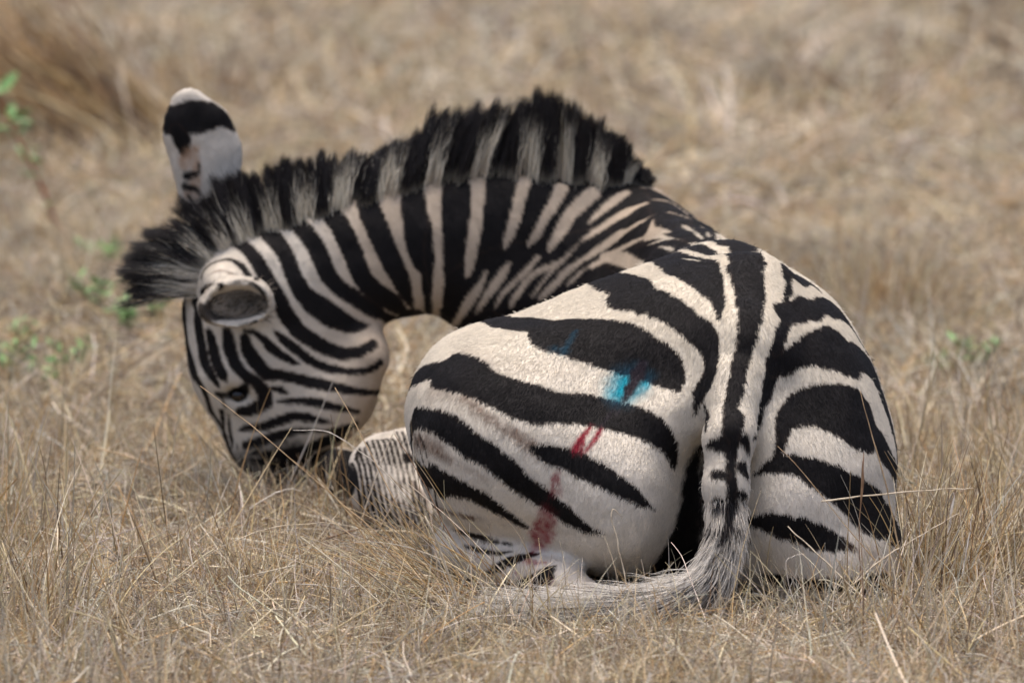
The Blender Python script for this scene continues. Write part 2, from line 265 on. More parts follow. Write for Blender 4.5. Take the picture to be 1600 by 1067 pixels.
('k', 0, 1, [(0.4098, 0.0048, 0.3744, 0.0194), (0.4261, 0.0208, 0.3763, 0.0199), (0.4383, 0.035, 0.3808, 0.0205), (0.4526, 0.053, 0.3849, 0.0212), (0.4687, 0.0711, 0.3859, 0.028), (0.4856, 0.0876, 0.3851, 0.0362), (0.5023, 0.1045, 0.3824, 0.0428), (0.519, 0.1229, 0.3773, 0.0512), (0.5364, 0.1446, 0.3691, 0.0267), (0.5534, 0.1702, 0.3575, 0.0337), (0.569, 0.1996, 0.3414, 0.033), (0.5755, 0.1976, 0.3277, 0.0314), (0.5802, 0.1966, 0.3169, 0.0259), (0.5842, 0.196, 0.3067, 0.0159), (0.589, 0.1953, 0.2936, 0.0259), (0.5933, 0.1946, 0.2803, 0.0259), (0.5972, 0.1939, 0.2669, 0.0259), (0.6008, 0.1933, 0.2533, 0.0259), (0.6041, 0.1927, 0.2397, 0.0259), (0.607, 0.1922, 0.2261, 0.0259), (0.6097, 0.1916, 0.2123, 0.0259), (0.6119, 0.1911, 0.1985, 0.0259), (0.6135, 0.1906, 0.1847, 0.0259)]),
('k', 0, 1, [(0.4195, -0.047, 0.2589, 0.0079), (0.4228, -0.0393, 0.2765, 0.0109), (0.4258, -0.0323, 0.2864, 0.0151), (0.4312, -0.0226, 0.2955, 0.0195), (0.4414, -0.0091, 0.3022, 0.024), (0.4542, 0.005, 0.3063, 0.03), (0.4683, 0.0148, 0.3065, 0.0352), (0.4832, 0.0213, 0.3048, 0.0387), (0.4976, 0.0267, 0.3023, 0.0429), (0.512, 0.0323, 0.298, 0.0478), (0.5269, 0.0387, 0.2913, 0.0524), (0.5412, 0.0461, 0.2826, 0.058), (0.5532, 0.0532, 0.2724, 0.0331), (0.5642, 0.0607, 0.2606, 0.03), (0.5747, 0.0695, 0.2467, 0.0257), (0.5845, 0.0801, 0.2312, 0.0287), (0.5939, 0.0948, 0.2136, 0.0238), (0.6029, 0.1175, 0.1948, 0.0192), (0.6113, 0.1573, 0.1753, 0.0145), (0.6116, 0.1555, 0.1646, 0.0096), (0.6121, 0.1532, 0.1508, 0.0145), (0.6131, 0.1508, 0.1371, 0.0145), (0.6145, 0.1484, 0.1233, 0.0145), (0.6162, 0.1459, 0.1097, 0.0145), (0.618, 0.1435, 0.096, 0.0145), (0.6197, 0.141, 0.0823, 0.0145), (0.6208, 0.1386, 0.0686, 0.0145), (0.621, 0.1362, 0.0548, 0.0145), (0.6201, 0.1338, 0.0411, 0.0145)]),
('k', 0, 1, [(0.4205, -0.0451, 0.2649, 0.008), (0.4154, -0.0506, 0.2469, 0.0087), (0.4116, -0.0551, 0.2287, 0.0106)]),
('k', 0, 1, [(0.3794, -0.0425, 0.2109, 0.0036), (0.3892, -0.0487, 0.2171, 0.0072), (0.3992, -0.0528, 0.2225, 0.0106), (0.4096, -0.0549, 0.2275, 0.014), (0.4209, -0.0557, 0.2304, 0.0167), (0.4345, -0.0557, 0.2292, 0.0175), (0.4491, -0.0543, 0.2254, 0.0184), (0.4632, -0.0525, 0.22, 0.0216), (0.4774, -0.0506, 0.2135, 0.0247), (0.4918, -0.0475, 0.2062, 0.0268), (0.506, -0.0432, 0.1977, 0.0288), (0.5191, -0.0376, 0.1875, 0.0309), (0.5319, -0.0295, 0.1759, 0.0336), (0.5453, -0.0185, 0.1621, 0.0386), (0.5585, -0.0059, 0.1487, 0.0424), (0.5708, 0.0086, 0.1392, 0.0435), (0.5824, 0.0247, 0.1296, 0.0264), (0.5936, 0.0412, 0.1169, 0.0349), (0.6035, 0.0588, 0.1033, 0.0334), (0.6174, 0.1007, 0.0768, 0.024), (0.6194, 0.1124, 0.0693, 0.0264), (0.6206, 0.1241, 0.0618, 0.0264), (0.621, 0.1359, 0.0543, 0.0264), (0.6206, 0.1476, 0.0468, 0.0264), (0.6193, 0.1594, 0.0394, 0.0264), (0.6172, 0.1712, 0.0321, 0.0264), (0.6143, 0.1829, 0.025, 0.0264), (0.6106, 0.1945, 0.0182, 0.0264), (0.606, 0.206, 0.0117, 0.0264)]),
('k', 0, 1, [(0.366, -0.039, 0.1379, 0.0056), (0.3794, -0.0562, 0.1399, 0.0097), (0.393, -0.0678, 0.1406, 0.0136), (0.4067, -0.0753, 0.1402, 0.0171), (0.4206, -0.0792, 0.1382, 0.0197), (0.4346, -0.0798, 0.1338, 0.0209), (0.4488, -0.0774, 0.1283, 0.0212), (0.4632, -0.0735, 0.1227, 0.0215), (0.4773, -0.0696, 0.1171, 0.021), (0.4901, -0.0666, 0.1116, 0.0191), (0.5026, -0.0643, 0.1064, 0.0161), (0.516, -0.0613, 0.1022, 0.0118), (0.5296, -0.0571, 0.0979, 0.0067)]),
('k', 0, 1, [(0.3828, -0.0221, 0.0464, 0.0035), (0.3967, -0.0385, 0.0467, 0.0095), (0.41, -0.0483, 0.0456, 0.0119), (0.4206, -0.053, 0.0432, 0.0143), (0.4316, -0.0571, 0.0411, 0.0153), (0.4464, -0.063, 0.0405, 0.0137), (0.4623, -0.0696, 0.0406, 0.012), (0.4777, -0.0752, 0.0408, 0.0114), (0.4931, -0.0791, 0.041, 0.0112), (0.5086, -0.0803, 0.0411, 0.0107), (0.5244, -0.0778, 0.0407, 0.011), (0.5403, -0.0711, 0.0401, 0.0141), (0.5566, -0.0591, 0.0383, 0.0172), (0.5734, -0.0393, 0.0341, 0.0177), (0.5911, -0.0053, 0.0267, 0.0218), (0.5959, 0.0077, 0.0244, 0.0172), (0.5999, 0.0209, 0.0224, 0.0172), (0.6033, 0.0343, 0.0205, 0.0172), (0.6062, 0.0479, 0.0188, 0.0172), (0.6085, 0.0616, 0.0173, 0.0172), (0.6103, 0.0754, 0.0159, 0.0172), (0.6115, 0.0893, 0.0147, 0.0172), (0.6124, 0.1033, 0.0136, 0.0172), (0.6128, 0.1172, 0.0127, 0.0172)]),
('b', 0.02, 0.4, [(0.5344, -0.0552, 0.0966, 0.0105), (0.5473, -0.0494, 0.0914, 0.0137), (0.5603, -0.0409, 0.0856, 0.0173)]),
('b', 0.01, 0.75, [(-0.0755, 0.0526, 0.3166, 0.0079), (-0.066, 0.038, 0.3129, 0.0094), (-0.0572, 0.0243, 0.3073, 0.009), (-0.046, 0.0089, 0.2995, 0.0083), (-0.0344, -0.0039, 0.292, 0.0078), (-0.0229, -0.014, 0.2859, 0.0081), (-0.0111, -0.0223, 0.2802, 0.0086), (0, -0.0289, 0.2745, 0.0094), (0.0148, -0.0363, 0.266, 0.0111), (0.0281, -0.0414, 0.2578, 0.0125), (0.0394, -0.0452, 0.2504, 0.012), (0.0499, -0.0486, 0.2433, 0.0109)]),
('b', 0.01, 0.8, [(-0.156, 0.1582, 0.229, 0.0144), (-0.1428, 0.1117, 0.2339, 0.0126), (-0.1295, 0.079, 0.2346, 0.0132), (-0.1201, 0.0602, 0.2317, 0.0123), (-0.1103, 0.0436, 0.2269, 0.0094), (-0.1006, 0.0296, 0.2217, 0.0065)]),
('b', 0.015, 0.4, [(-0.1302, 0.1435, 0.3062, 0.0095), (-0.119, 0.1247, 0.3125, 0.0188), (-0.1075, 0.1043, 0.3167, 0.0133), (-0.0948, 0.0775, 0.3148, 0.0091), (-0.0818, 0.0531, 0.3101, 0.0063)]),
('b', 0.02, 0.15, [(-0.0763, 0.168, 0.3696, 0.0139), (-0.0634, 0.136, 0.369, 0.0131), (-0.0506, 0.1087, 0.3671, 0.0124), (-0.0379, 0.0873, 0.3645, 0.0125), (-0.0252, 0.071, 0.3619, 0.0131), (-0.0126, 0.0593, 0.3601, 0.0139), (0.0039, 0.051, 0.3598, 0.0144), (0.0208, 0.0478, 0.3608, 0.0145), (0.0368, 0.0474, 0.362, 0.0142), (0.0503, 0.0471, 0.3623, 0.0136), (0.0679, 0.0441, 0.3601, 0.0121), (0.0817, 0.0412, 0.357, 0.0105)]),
('k', 0, 1, [(-0.082, 0.9186, 0.2847, 0.0144), (-0.0691, 0.9079, 0.2896, 0.0134), (-0.0545, 0.8999, 0.2932, 0.0172), (-0.0419, 0.8954, 0.294, 0.0197), (-0.0262, 0.3043, 0.3954, 0.021), (-0.0128, 0.25, 0.4038, 0.0233), (0, 0.221, 0.4078, 0.026), (0.0127, 0.2, 0.41, 0.0288), (0.0254, 0.1815, 0.4108, 0.0303), (0.0381, 0.1623, 0.4097, 0.0296), (0.0507, 0.1446, 0.4074, 0.0277), (0.0633, 0.1312, 0.405, 0.0266), (0.0759, 0.1224, 0.4034, 0.0501), (0.0885, 0.1157, 0.402, 0.0493), (0.1011, 0.1098, 0.4008, 0.049), (0.1137, 0.1047, 0.3996, 0.0496), (0.1263, 0.1, 0.3985, 0.0504), (0.1388, 0.0947, 0.397, 0.0499), (0.1515, 0.0884, 0.3948, 0.0488), (0.1641, 0.0818, 0.3921, 0.0475), (0.1764, 0.0751, 0.3893, 0.0456), (0.1883, 0.0686, 0.3865, 0.0422), (0.1998, 0.0621, 0.3836, 0.0381), (0.2106, 0.0553, 0.38, 0.0348), (0.2257, 0.0439, 0.3729, 0.0336), (0.2385, 0.0324, 0.365, 0.0319), (0.2474, 0.0221, 0.3568, 0.0262), (0.2537, 0.0128, 0.3494, 0.0194), (0.2604, 0.0018, 0.3403, 0.0081)]),
('k', 0, 1, [(-0.1509, 0.3956, 0.2605, 0.0179), (-0.1548, 0.3834, 0.2661, 0.0179), (-0.1577, 0.3709, 0.2717, 0.0179), (-0.1598, 0.3583, 0.2772, 0.0179), (-0.1612, 0.3454, 0.2826, 0.0179), (-0.1618, 0.3325, 0.2879, 0.0179), (-0.1617, 0.3195, 0.293, 0.0179), (-0.161, 0.3064, 0.298, 0.0179), (-0.1596, 0.2933, 0.3027, 0.0179), (-0.1576, 0.2802, 0.3071, 0.0146), (-0.1463, 0.2346, 0.3207, 0.0197), (-0.1341, 0.207, 0.3302, 0.0179), (-0.1184, 0.1774, 0.3385, 0.0196), (-0.1016, 0.1478, 0.3441, 0.0381), (-0.0854, 0.1149, 0.3457, 0.036), (-0.0694, 0.085, 0.3443, 0.0356), (-0.0539, 0.0609, 0.3409, 0.0325), (-0.0377, 0.0403, 0.3364, 0.0302), (-0.0256, 0.0282, 0.3332, 0.0309), (-0.0128, 0.0174, 0.3297, 0.0321), (0, 0.0087, 0.3263, 0.0332), (0.0125, 0.0016, 0.3228, 0.0342), (0.025, -0.0038, 0.3194, 0.0351), (0.0375, -0.0075, 0.3166, 0.0355), (0.05, -0.009, 0.3147, 0.0343), (0.0626, -0.0092, 0.3134, 0.0324), (0.0751, -0.009, 0.3121, 0.031), (0.0876, -0.009, 0.3105, 0.0307), (0.1001, -0.0091, 0.309, 0.0308), (0.1126, -0.0096, 0.3074, 0.0308), (0.1251, -0.0104, 0.3057, 0.0307), (0.1376, -0.0113, 0.3038, 0.0307), (0.1501, -0.0121, 0.3015, 0.0307), (0.1628, -0.0127, 0.2989, 0.0308), (0.1756, -0.0144, 0.296, 0.0301), (0.1876, -0.0176, 0.293, 0.0283), (0.204, -0.0247, 0.2878, 0.0252), (0.2186, -0.0317, 0.2814, 0.0228), (0.2307, -0.0358, 0.2731, 0.0204), (0.2404, -0.0347, 0.2629, 0.0176), (0.2473, -0.0299, 0.251, 0.0149), (0.2517, -0.0239, 0.2385, 0.0124), (0.2536, -0.019, 0.2264, 0.0089), (0.2542, -0.0158, 0.2146, 0.0029)]),
('k', 0, 1, [(-0.153, 0.2564, 0.1637, 0.0174), (-0.1569, 0.2472, 0.1734, 0.0174), (-0.16, 0.2379, 0.1833, 0.0174), (-0.1623, 0.2286, 0.1935, 0.0174), (-0.1638, 0.2193, 0.2039, 0.0174), (-0.1643, 0.2102, 0.2144, 0.0174), (-0.164, 0.2011, 0.2251, 0.0174), (-0.1627, 0.1922, 0.2358, 0.0174), (-0.1605, 0.1834, 0.2464, 0.0174), (-0.1572, 0.1749, 0.257, 0.0162), (-0.1561, 0.1725, 0.26, 0.0186), (-0.1428, 0.1327, 0.2679, 0.0174), (-0.1297, 0.0995, 0.272, 0.0178), (-0.1167, 0.0726, 0.2728, 0.02), (-0.1039, 0.0497, 0.2701, 0.0222), (-0.0911, 0.0297, 0.2649, 0.0236), (-0.0784, 0.0122, 0.2568, 0.0238), (-0.0658, -0.0022, 0.2486, 0.0226), (-0.0534, -0.013, 0.2445, 0.0213), (-0.0407, -0.0224, 0.2398, 0.0211), (-0.0314, -0.0288, 0.2338, 0.0214), (-0.0218, -0.0344, 0.2265, 0.0216), (-0.0125, -0.0388, 0.2191, 0.0215), (0.0002, -0.0431, 0.2085, 0.0202), (0.0125, -0.0458, 0.1982, 0.0188), (0.025, -0.0479, 0.1896, 0.018), (0.0375, -0.0501, 0.1816, 0.0174), (0.05, -0.0526, 0.1733, 0.0168), (0.0624, -0.0557, 0.1652, 0.0162), (0.0744, -0.0594, 0.157, 0.0159), (0.0858, -0.0635, 0.1493, 0.015), (0.096, -0.0674, 0.1425, 0.0127), (0.106, -0.0713, 0.1366, 0.0098), (0.117, -0.0753, 0.1318, 0.007), (0.1278, -0.0786, 0.1279, 0.0046), (0.1464, -0.0814, 0.1228, 0.0012)]),
('k', 0, 1, [(0.0343, -0.0435, 0.2534, 0.007), (0.0447, -0.0461, 0.2492, 0.0118), (0.0561, -0.0489, 0.245, 0.0158), (0.0713, -0.0524, 0.2412, 0.0171), (0.0873, -0.057, 0.237, 0.0175), (0.1015, -0.0627, 0.2313, 0.0181), (0.1152, -0.0689, 0.2251, 0.0183), (0.1294, -0.075, 0.2191, 0.0181), (0.1431, -0.0799, 0.2129, 0.0175), (0.1559, -0.0832, 0.2065, 0.0168), (0.168, -0.0846, 0.1996, 0.0158), (0.1793, -0.0841, 0.1923, 0.0144), (0.1898, -0.0819, 0.1848, 0.0124), (0.1998, -0.0781, 0.1774, 0.0095), (0.2088, -0.073, 0.1703, 0.0064), (0.2231, -0.0582, 0.1577, 0.0011)]),
('k', 0, 1, [(-0.1701, 0.5287, 0.1276, 0.0105), (-0.1539, 0.1657, 0.1846, 0.0146), (-0.1429, 0.1207, 0.1813, 0.0178), (-0.1317, 0.091, 0.1797, 0.017), (-0.12, 0.067, 0.179, 0.0283), (-0.1074, 0.0462, 0.1781, 0.0227), (-0.0944, 0.0288, 0.177, 0.0195), (-0.0817, 0.0147, 0.1753, 0.0174), (-0.0691, 0.0033, 0.1725, 0.0162), (-0.0565, -0.0055, 0.1674, 0.0156), (-0.0439, -0.012, 0.1612, 0.0149), (-0.0311, -0.0167, 0.1541, 0.0137), (-0.0188, -0.0194, 0.1467, 0.0124), (-0.0077, -0.0203, 0.1396, 0.0112), (0.0031, -0.0201, 0.1324, 0.0097), (0.0148, -0.0195, 0.1248, 0.0068), (0.0266, -0.0189, 0.1171, 0.0033)]),
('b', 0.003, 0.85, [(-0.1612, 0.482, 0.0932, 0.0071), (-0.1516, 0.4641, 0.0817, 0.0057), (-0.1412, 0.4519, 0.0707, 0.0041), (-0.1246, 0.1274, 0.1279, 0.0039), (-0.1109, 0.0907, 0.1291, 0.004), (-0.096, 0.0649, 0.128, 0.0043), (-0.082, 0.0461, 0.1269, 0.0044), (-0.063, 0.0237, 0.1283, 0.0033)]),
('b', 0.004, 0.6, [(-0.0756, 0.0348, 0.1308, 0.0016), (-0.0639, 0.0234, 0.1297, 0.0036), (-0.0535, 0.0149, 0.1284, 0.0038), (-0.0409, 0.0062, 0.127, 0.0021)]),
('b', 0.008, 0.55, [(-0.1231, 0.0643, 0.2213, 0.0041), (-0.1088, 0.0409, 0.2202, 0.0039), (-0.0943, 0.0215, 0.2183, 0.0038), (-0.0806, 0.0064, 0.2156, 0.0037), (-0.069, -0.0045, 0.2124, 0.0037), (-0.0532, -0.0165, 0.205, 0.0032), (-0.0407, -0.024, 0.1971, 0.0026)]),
('k', 0, 1, [(-0.0954, 0.1216, 0.0903, 0.0021), (-0.0825, 0.0944, 0.0909, 0.0042), (-0.0696, 0.0752, 0.0903, 0.0057), (-0.0569, 0.0571, 0.0906, 0.0058), (-0.0442, 0.0412, 0.0909, 0.0072), (-0.0311, 0.028, 0.0902, 0.0052), (-0.0189, 0.0203, 0.0888, 0.0043), (0, 0.0131, 0.0871, 0.0014)]),
('k', 0, 1, [(-0.0761, 0.0884, 0.0697, 0.0025), (-0.0653, 0.0709, 0.0701, 0.0033), (-0.0537, 0.0472, 0.0719, 0.0042), (-0.0396, 0.0232, 0.073, 0.0046), (-0.0252, 0.0124, 0.0728, 0.0044), (-0.0124, 0.009, 0.0752, 0.0035), (0, 0.0084, 0.0784, 0.0021)]),
('k', 0, 1, [(-0.0409, 0.0112, 0.0393, 0.0036), (-0.0252, 0.0014, 0.051, 0.0069), (-0.0145, -0.0022, 0.0575, 0.0079), (-0.0031, -0.0045, 0.0635, 0.0086), (0.0079, -0.006, 0.0683, 0.0088), (0.0188, -0.007, 0.072, 0.0082), (0.0298, -0.0078, 0.0744, 0.0062), (0.0408, -0.0083, 0.0762, 0.0032)]),
('k', 0, 1, [(-0.0157, -0.0002, 0.0224, 0.0082), (-0.0014, -0.0109, 0.0243, 0.0108), (0.0126, -0.024, 0.0275, 0.012), (0.0259, -0.0369, 0.0327, 0.0137), (0.0376, -0.0493, 0.0394, 0.0177), (0.0532, -0.0569, 0.0538, 0.0155), (0.0663, -0.0514, 0.0661, 0.0034)]),
('k', 0, 1, [(0.0781, -0.0755, 0.0243, 0.0039), (0.0905, -0.0805, 0.0302, 0.0039)]),
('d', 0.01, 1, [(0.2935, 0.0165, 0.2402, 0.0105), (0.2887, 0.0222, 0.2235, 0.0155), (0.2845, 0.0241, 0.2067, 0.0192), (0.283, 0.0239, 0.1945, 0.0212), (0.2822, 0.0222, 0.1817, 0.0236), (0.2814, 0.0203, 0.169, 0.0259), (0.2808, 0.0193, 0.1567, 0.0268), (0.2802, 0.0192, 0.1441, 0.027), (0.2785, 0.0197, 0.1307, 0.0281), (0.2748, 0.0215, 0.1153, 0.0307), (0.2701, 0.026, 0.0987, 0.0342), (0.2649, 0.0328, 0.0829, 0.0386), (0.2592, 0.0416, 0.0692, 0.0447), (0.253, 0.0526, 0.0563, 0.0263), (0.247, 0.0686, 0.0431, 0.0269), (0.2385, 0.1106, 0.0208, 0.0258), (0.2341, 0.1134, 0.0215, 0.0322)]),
('k', 0, 1, [(0.3013, -0.027, 0.3138, 0.0063), (0.3041, -0.0708, 0.3046, 0.0078), (0.3012, -0.0867, 0.2902, 0.0045)]),
('k', 0.003, 1, [(0.3015, 0.0214, 0.2409, 0.0063), (0.31, -0.1068, 0.2698, 0.0087), (0.3252, -0.1154, 0.2752, 0.0124)]),
('k', 0.003, 1, [(0.3005, 0.0318, 0.1956, 0.0071), (0.3157, -0.1294, 0.2259, 0.0089), (0.3342, -0.1328, 0.2282, 0.0064)]),
('k', 0.003, 1, [(0.3015, 0.0257, 0.1551, 0.0071), (0.3157, -0.1371, 0.1864, 0.0073), (0.331, -0.1416, 0.1858, 0.0063)]),
('k', 0.003, 1, [(0.2992, 0.027, 0.1179, 0.0076), (0.3128, -0.1365, 0.1532, 0.0062), (0.3311, -0.1457, 0.155, 0.0056)]),
('k', 0.003, 1, [(0.2996, 0.0359, 0.0855, 0.0074), (0.3055, -0.1328, 0.1225, 0.0063), (0.3156, -0.1494, 0.1274, 0.0063), (0.334, -0.1556, 0.1287, 0.0047)]),
('k', 0.003, 1, [(0.361, -0.1096, 0.2773, 0.0115), (0.3676, -0.1023, 0.2569, 0.0043)]),
('k', 0.003, 1, [(0.3569, -0.1173, 0.2377, 0.0128), (0.3633, -0.1143, 0.2245, 0.0059)]),
('k', 0.003, 1, [(0.3497, -0.1365, 0.1989, 0.0085), (0.3626, -0.1217, 0.1912, 0.0064)]),
('k', 0.003, 1, [(0.3467, -0.1418, 0.1542, 0.0062), (0.3675, -0.0411, 0.1329, 0.0065)]),
('k', 0.003, 1, [(0.3465, -0.1532, 0.125, 0.0056), (0.3693, -0.0384, 0.1042, 0.0059)]),
('w', 0, 1, [(0.2401, 0.9261, 0.4939, 0.0027), (0.2625, 0.9369, 0.4905, 0.0031), (0.2732, 0.9301, 0.4859, 0.0032), (0.2825, 0.9192, 0.4812, 0.0031), (0.2944, 0.9141, 0.4741, 0.0009)]),
('w', 0, 1, [(0.2635, 0.8338, 0.4859, 0.0027), (0.2801, 0.8228, 0.4842, 0.0038), (0.2998, 0.8019, 0.4789, 0.0033), (0.3089, 0.7089, 0.4858, 0.0009)]),
('w', 0, 1, [(0.2866, 0.6864, 0.4853, 0.0038), (0.2981, 0.6228, 0.4869, 0.0037), (0.3126, 0.5504, 0.4901, 0.0027), (0.3241, 0.3924, 0.5071, 0.0021)]),
('w', 0, 1, [(0.3102, 0.6983, 0.4851, 0.0013), (0.3175, 0.6442, 0.4856, 0.0017), (0.3232, 0.5767, 0.4892, 0.0019), (0.3273, 0.4423, 0.5024, 0.0015)]),
('w', 0, 1, [(0.2417, 0.7618, 0.4716, 0.006), (0.2569, 0.6979, 0.4767, 0.0043), (0.2664, 0.6779, 0.4782, 0.0017)]),
('w', 0, 1, [(0.2242, 0.7258, 0.4502, 0.0015), (0.2353, 0.6967, 0.4586, 0.0021), (0.2465, 0.677, 0.4648, 0.0026), (0.2581, 0.6486, 0.4711, 0.0027), (0.2683, 0.6204, 0.4762, 0.0026), (0.2789, 0.5809, 0.4802, 0.0011)]),
('w', 0, 1, [(0.2488, 0.6318, 0.462, 0.0019), (0.2637, 0.5668, 0.4691, 0.0032), (0.2784, 0.3776, 0.4964, 0.0031), (0.2921, 0.3496, 0.4999, 0.0012)]),
('w', 0, 1, [(0.2777, 0.2906, 0.4974, 0.002), (0.2914, 0.2658, 0.4998, 0.0033), (0.3095, 0.2287, 0.5043, 0.0013)]),
('w', 0, 1, [(-0.2064, 0.9903, 0.4593, 0.0111), (-0.2086, 0.9847, 0.4719, 0.0111), (-0.2106, 0.9782, 0.484, 0.0111), (-0.212, 0.9704, 0.4954, 0.0111), (-0.2129, 0.9608, 0.5054, 0.0111), (-0.213, 0.9495, 0.5133, 0.0111), (-0.2124, 0.9371, 0.5183, 0.0111), (-0.2111, 0.9235, 0.52, 0.0111), (-0.2093, 0.9102, 0.5178, 0.0111), (-0.2072, 0.8978, 0.5123, 0.015), (-0.2045, 0.8842, 0.5011, 0.0129), (-0.2017, 0.8749, 0.4884, 0.0111), (-0.1983, 0.8676, 0.4728, 0.0102), (-0.1948, 0.8622, 0.4561, 0.0096), (-0.1917, 0.8582, 0.4394, 0.0087), (-0.188, 0.8562, 0.4228, 0.0081), (-0.1822, 0.8563, 0.406, 0.0079), (-0.1763, 0.858, 0.3916, 0.008), (-0.1696, 0.8613, 0.3773, 0.0088), (-0.1654, 0.8659, 0.3619, 0.0089), (-0.1614, 0.8734, 0.3443, 0.0087), (-0.1588, 0.8829, 0.3287, 0.0077), (-0.1567, 0.8977, 0.3125, 0.0064), (-0.1561, 0.9092, 0.3047, 0.0077), (-0.1561, 0.9218, 0.2998, 0.0077), (-0.1564, 0.9353, 0.2983, 0.0077), (-0.1568, 0.9488, 0.3003, 0.0077), (-0.1568, 0.9613, 0.3056, 0.0077), (-0.1563, 0.9728, 0.3132, 0.0077), (-0.1551, 0.983, 0.3226, 0.0077), (-0.1533, 0.9918, 0.3332, 0.0077), (-0.151, 0.9994, 0.3447, 0.0077)]),
('w', 0, 1, [(-0.1162, 1.0125, 0.4797, 0.0111), (-0.1211, 1.0067, 0.4914, 0.0111), (-0.1257, 0.9999, 0.5026, 0.0111), (-0.13, 0.9914, 0.5128, 0.0111), (-0.1334, 0.9814, 0.5213, 0.0111), (-0.136, 0.9694, 0.5277, 0.0111), (-0.1374, 0.9564, 0.5314, 0.0111), (-0.1378, 0.9426, 0.5319, 0.0111), (-0.1373, 0.9295, 0.5291, 0.0111), (-0.1361, 0.9173, 0.5231, 0.0139), (-0.1342, 0.904, 0.5118, 0.0125), (-0.1324, 0.8945, 0.4991, 0.0111), (-0.1307, 0.8866, 0.484, 0.0099), (-0.1289, 0.8798, 0.4671, 0.0089), (-0.1277, 0.8758, 0.4539, 0.0086), (-0.1265, 0.8729, 0.4399, 0.0085), (-0.1255, 0.8713, 0.4272, 0.0082), (-0.1246, 0.8706, 0.4118, 0.0074), (-0.1242, 0.871, 0.3998, 0.0068), (-0.1256, 0.872, 0.3858, 0.0084), (-0.1264, 0.8764, 0.3644, 0.01), (-0.1274, 0.8811, 0.3503, 0.0102), (-0.1286, 0.8887, 0.3348, 0.0101), (-0.1295, 0.9005, 0.319, 0.0093), (-0.1305, 0.9253, 0.3009, 0.0079), (-0.1303, 0.9383, 0.2966, 0.0093), (-0.1292, 0.9521, 0.2948, 0.0093), (-0.1269, 0.9657, 0.2947, 0.0093), (-0.1236, 0.9792, 0.2959, 0.0093), (-0.1195, 0.9924, 0.2978, 0.0093), (-0.1145, 1.0051, 0.3004, 0.0093), (-0.1084, 1.0173, 0.3035, 0.0093), (-0.1014, 1.0288, 0.307, 0.0093), (-0.0934, 1.0396, 0.3109, 0.0093)]),
('w', 0, 1, [(-0.0596, 0.9242, 0.5255, 0.0133), (-0.0588, 0.9117, 0.5122, 0.0116), (-0.0584, 0.9028, 0.4978, 0.0103), (-0.0594, 0.8952, 0.482, 0.0105), (-0.0611, 0.8891, 0.4656, 0.011), (-0.0635, 0.8847, 0.4489, 0.0108), (-0.0662, 0.8821, 0.4323, 0.0103), (-0.0689, 0.881, 0.4162, 0.0097), (-0.0713, 0.8812, 0.4015, 0.0088), (-0.0748, 0.883, 0.3806, 0.0066), (-0.0816, 0.886, 0.3611, 0.0016)]),
('w', 0, 1, [(0.0204, 0.9303, 0.5246, 0.0125), (0.0162, 0.9192, 0.511, 0.0112), (0.0119, 0.9109, 0.4966, 0.0102), (0.0076, 0.9034, 0.4803, 0.0098), (0.0034, 0.8972, 0.4643, 0.0095), (-0.0007, 0.8931, 0.4504, 0.0091), (-0.0051, 0.8903, 0.4379, 0.0081), (-0.0153, 0.887, 0.4178, 0.0022)]),
('w', 0, 1, [(0.0835, 0.9381, 0.5131, 0.0118), (0.0778, 0.9284, 0.5027, 0.011), (0.0715, 0.9204, 0.4917, 0.0102), (0.063, 0.9122, 0.4794, 0.0091), (0.0544, 0.9048, 0.4666, 0.0081), (0.0475, 0.8993, 0.4533, 0.0077), (0.0408, 0.8954, 0.4405, 0.007), (0.0332, 0.8928, 0.4302, 0.0048), (0.0255, 0.8909, 0.4206, 0.0022)]),
('w', 0, 1, [(0.1381, 0.9403, 0.5059, 0.0127), (0.1288, 0.9344, 0.4984, 0.0123), (0.1192, 0.9292, 0.4903, 0.012), (0.1087, 0.9235, 0.4813, 0.0115), (0.0987, 0.9168, 0.4716, 0.011), (0.0917, 0.91, 0.461, 0.011), (0.085, 0.9041, 0.4495, 0.0105), (0.0761, 0.8985, 0.4359, 0.0088), (0.068, 0.8944, 0.4235, 0.0066), (0.0612, 0.891, 0.4103, 0.0018)]),
('w', 0, 1, [(0.1945, 0.9511, 0.5042, 0.0072), (0.1822, 0.9392, 0.4974, 0.0078), (0.1704, 0.9304, 0.4902, 0.0081), (0.1599, 0.9241, 0.4827, 0.0077), (0.1498, 0.9193, 0.4746, 0.0065), (0.1395, 0.9145, 0.4653, 0.0044), (0.1293, 0.9094, 0.4555, 0.0018)]),
('w', 0, 1, [(0.2261, 0.9094, 0.49, 0.0047), (0.2117, 0.9025, 0.4844, 0.0053), (0.1971, 0.9006, 0.4775, 0.0107), (0.182, 0.9004, 0.4694, 0.009), (0.1666, 0.9003, 0.4604, 0.0074), (0.1511, 0.8993, 0.4505, 0.0061), (0.136, 0.8983, 0.4401, 0.0052), (0.1222, 0.8969, 0.4304, 0.0046), (0.1088, 0.8944, 0.42, 0.0043), (0.1002, 0.8919, 0.4114, 0.0042), (0.0917, 0.8895, 0.402, 0.0042), (0.0816, 0.8876, 0.3936, 0.0043), (0.0682, 0.8863, 0.3874, 0.0043), (0.0534, 0.8852, 0.3824, 0.0043), (0.0408, 0.884, 0.377, 0.0044), (0.0291, 0.8824, 0.3673, 0.0051), (0.0204, 0.8811, 0.3568, 0.0056), (0.011, 0.8801, 0.3443, 0.0055), (0.0034, 0.8801, 0.3328, 0.005), (-0.0034, 0.8814, 0.3205, 0.0038)]),
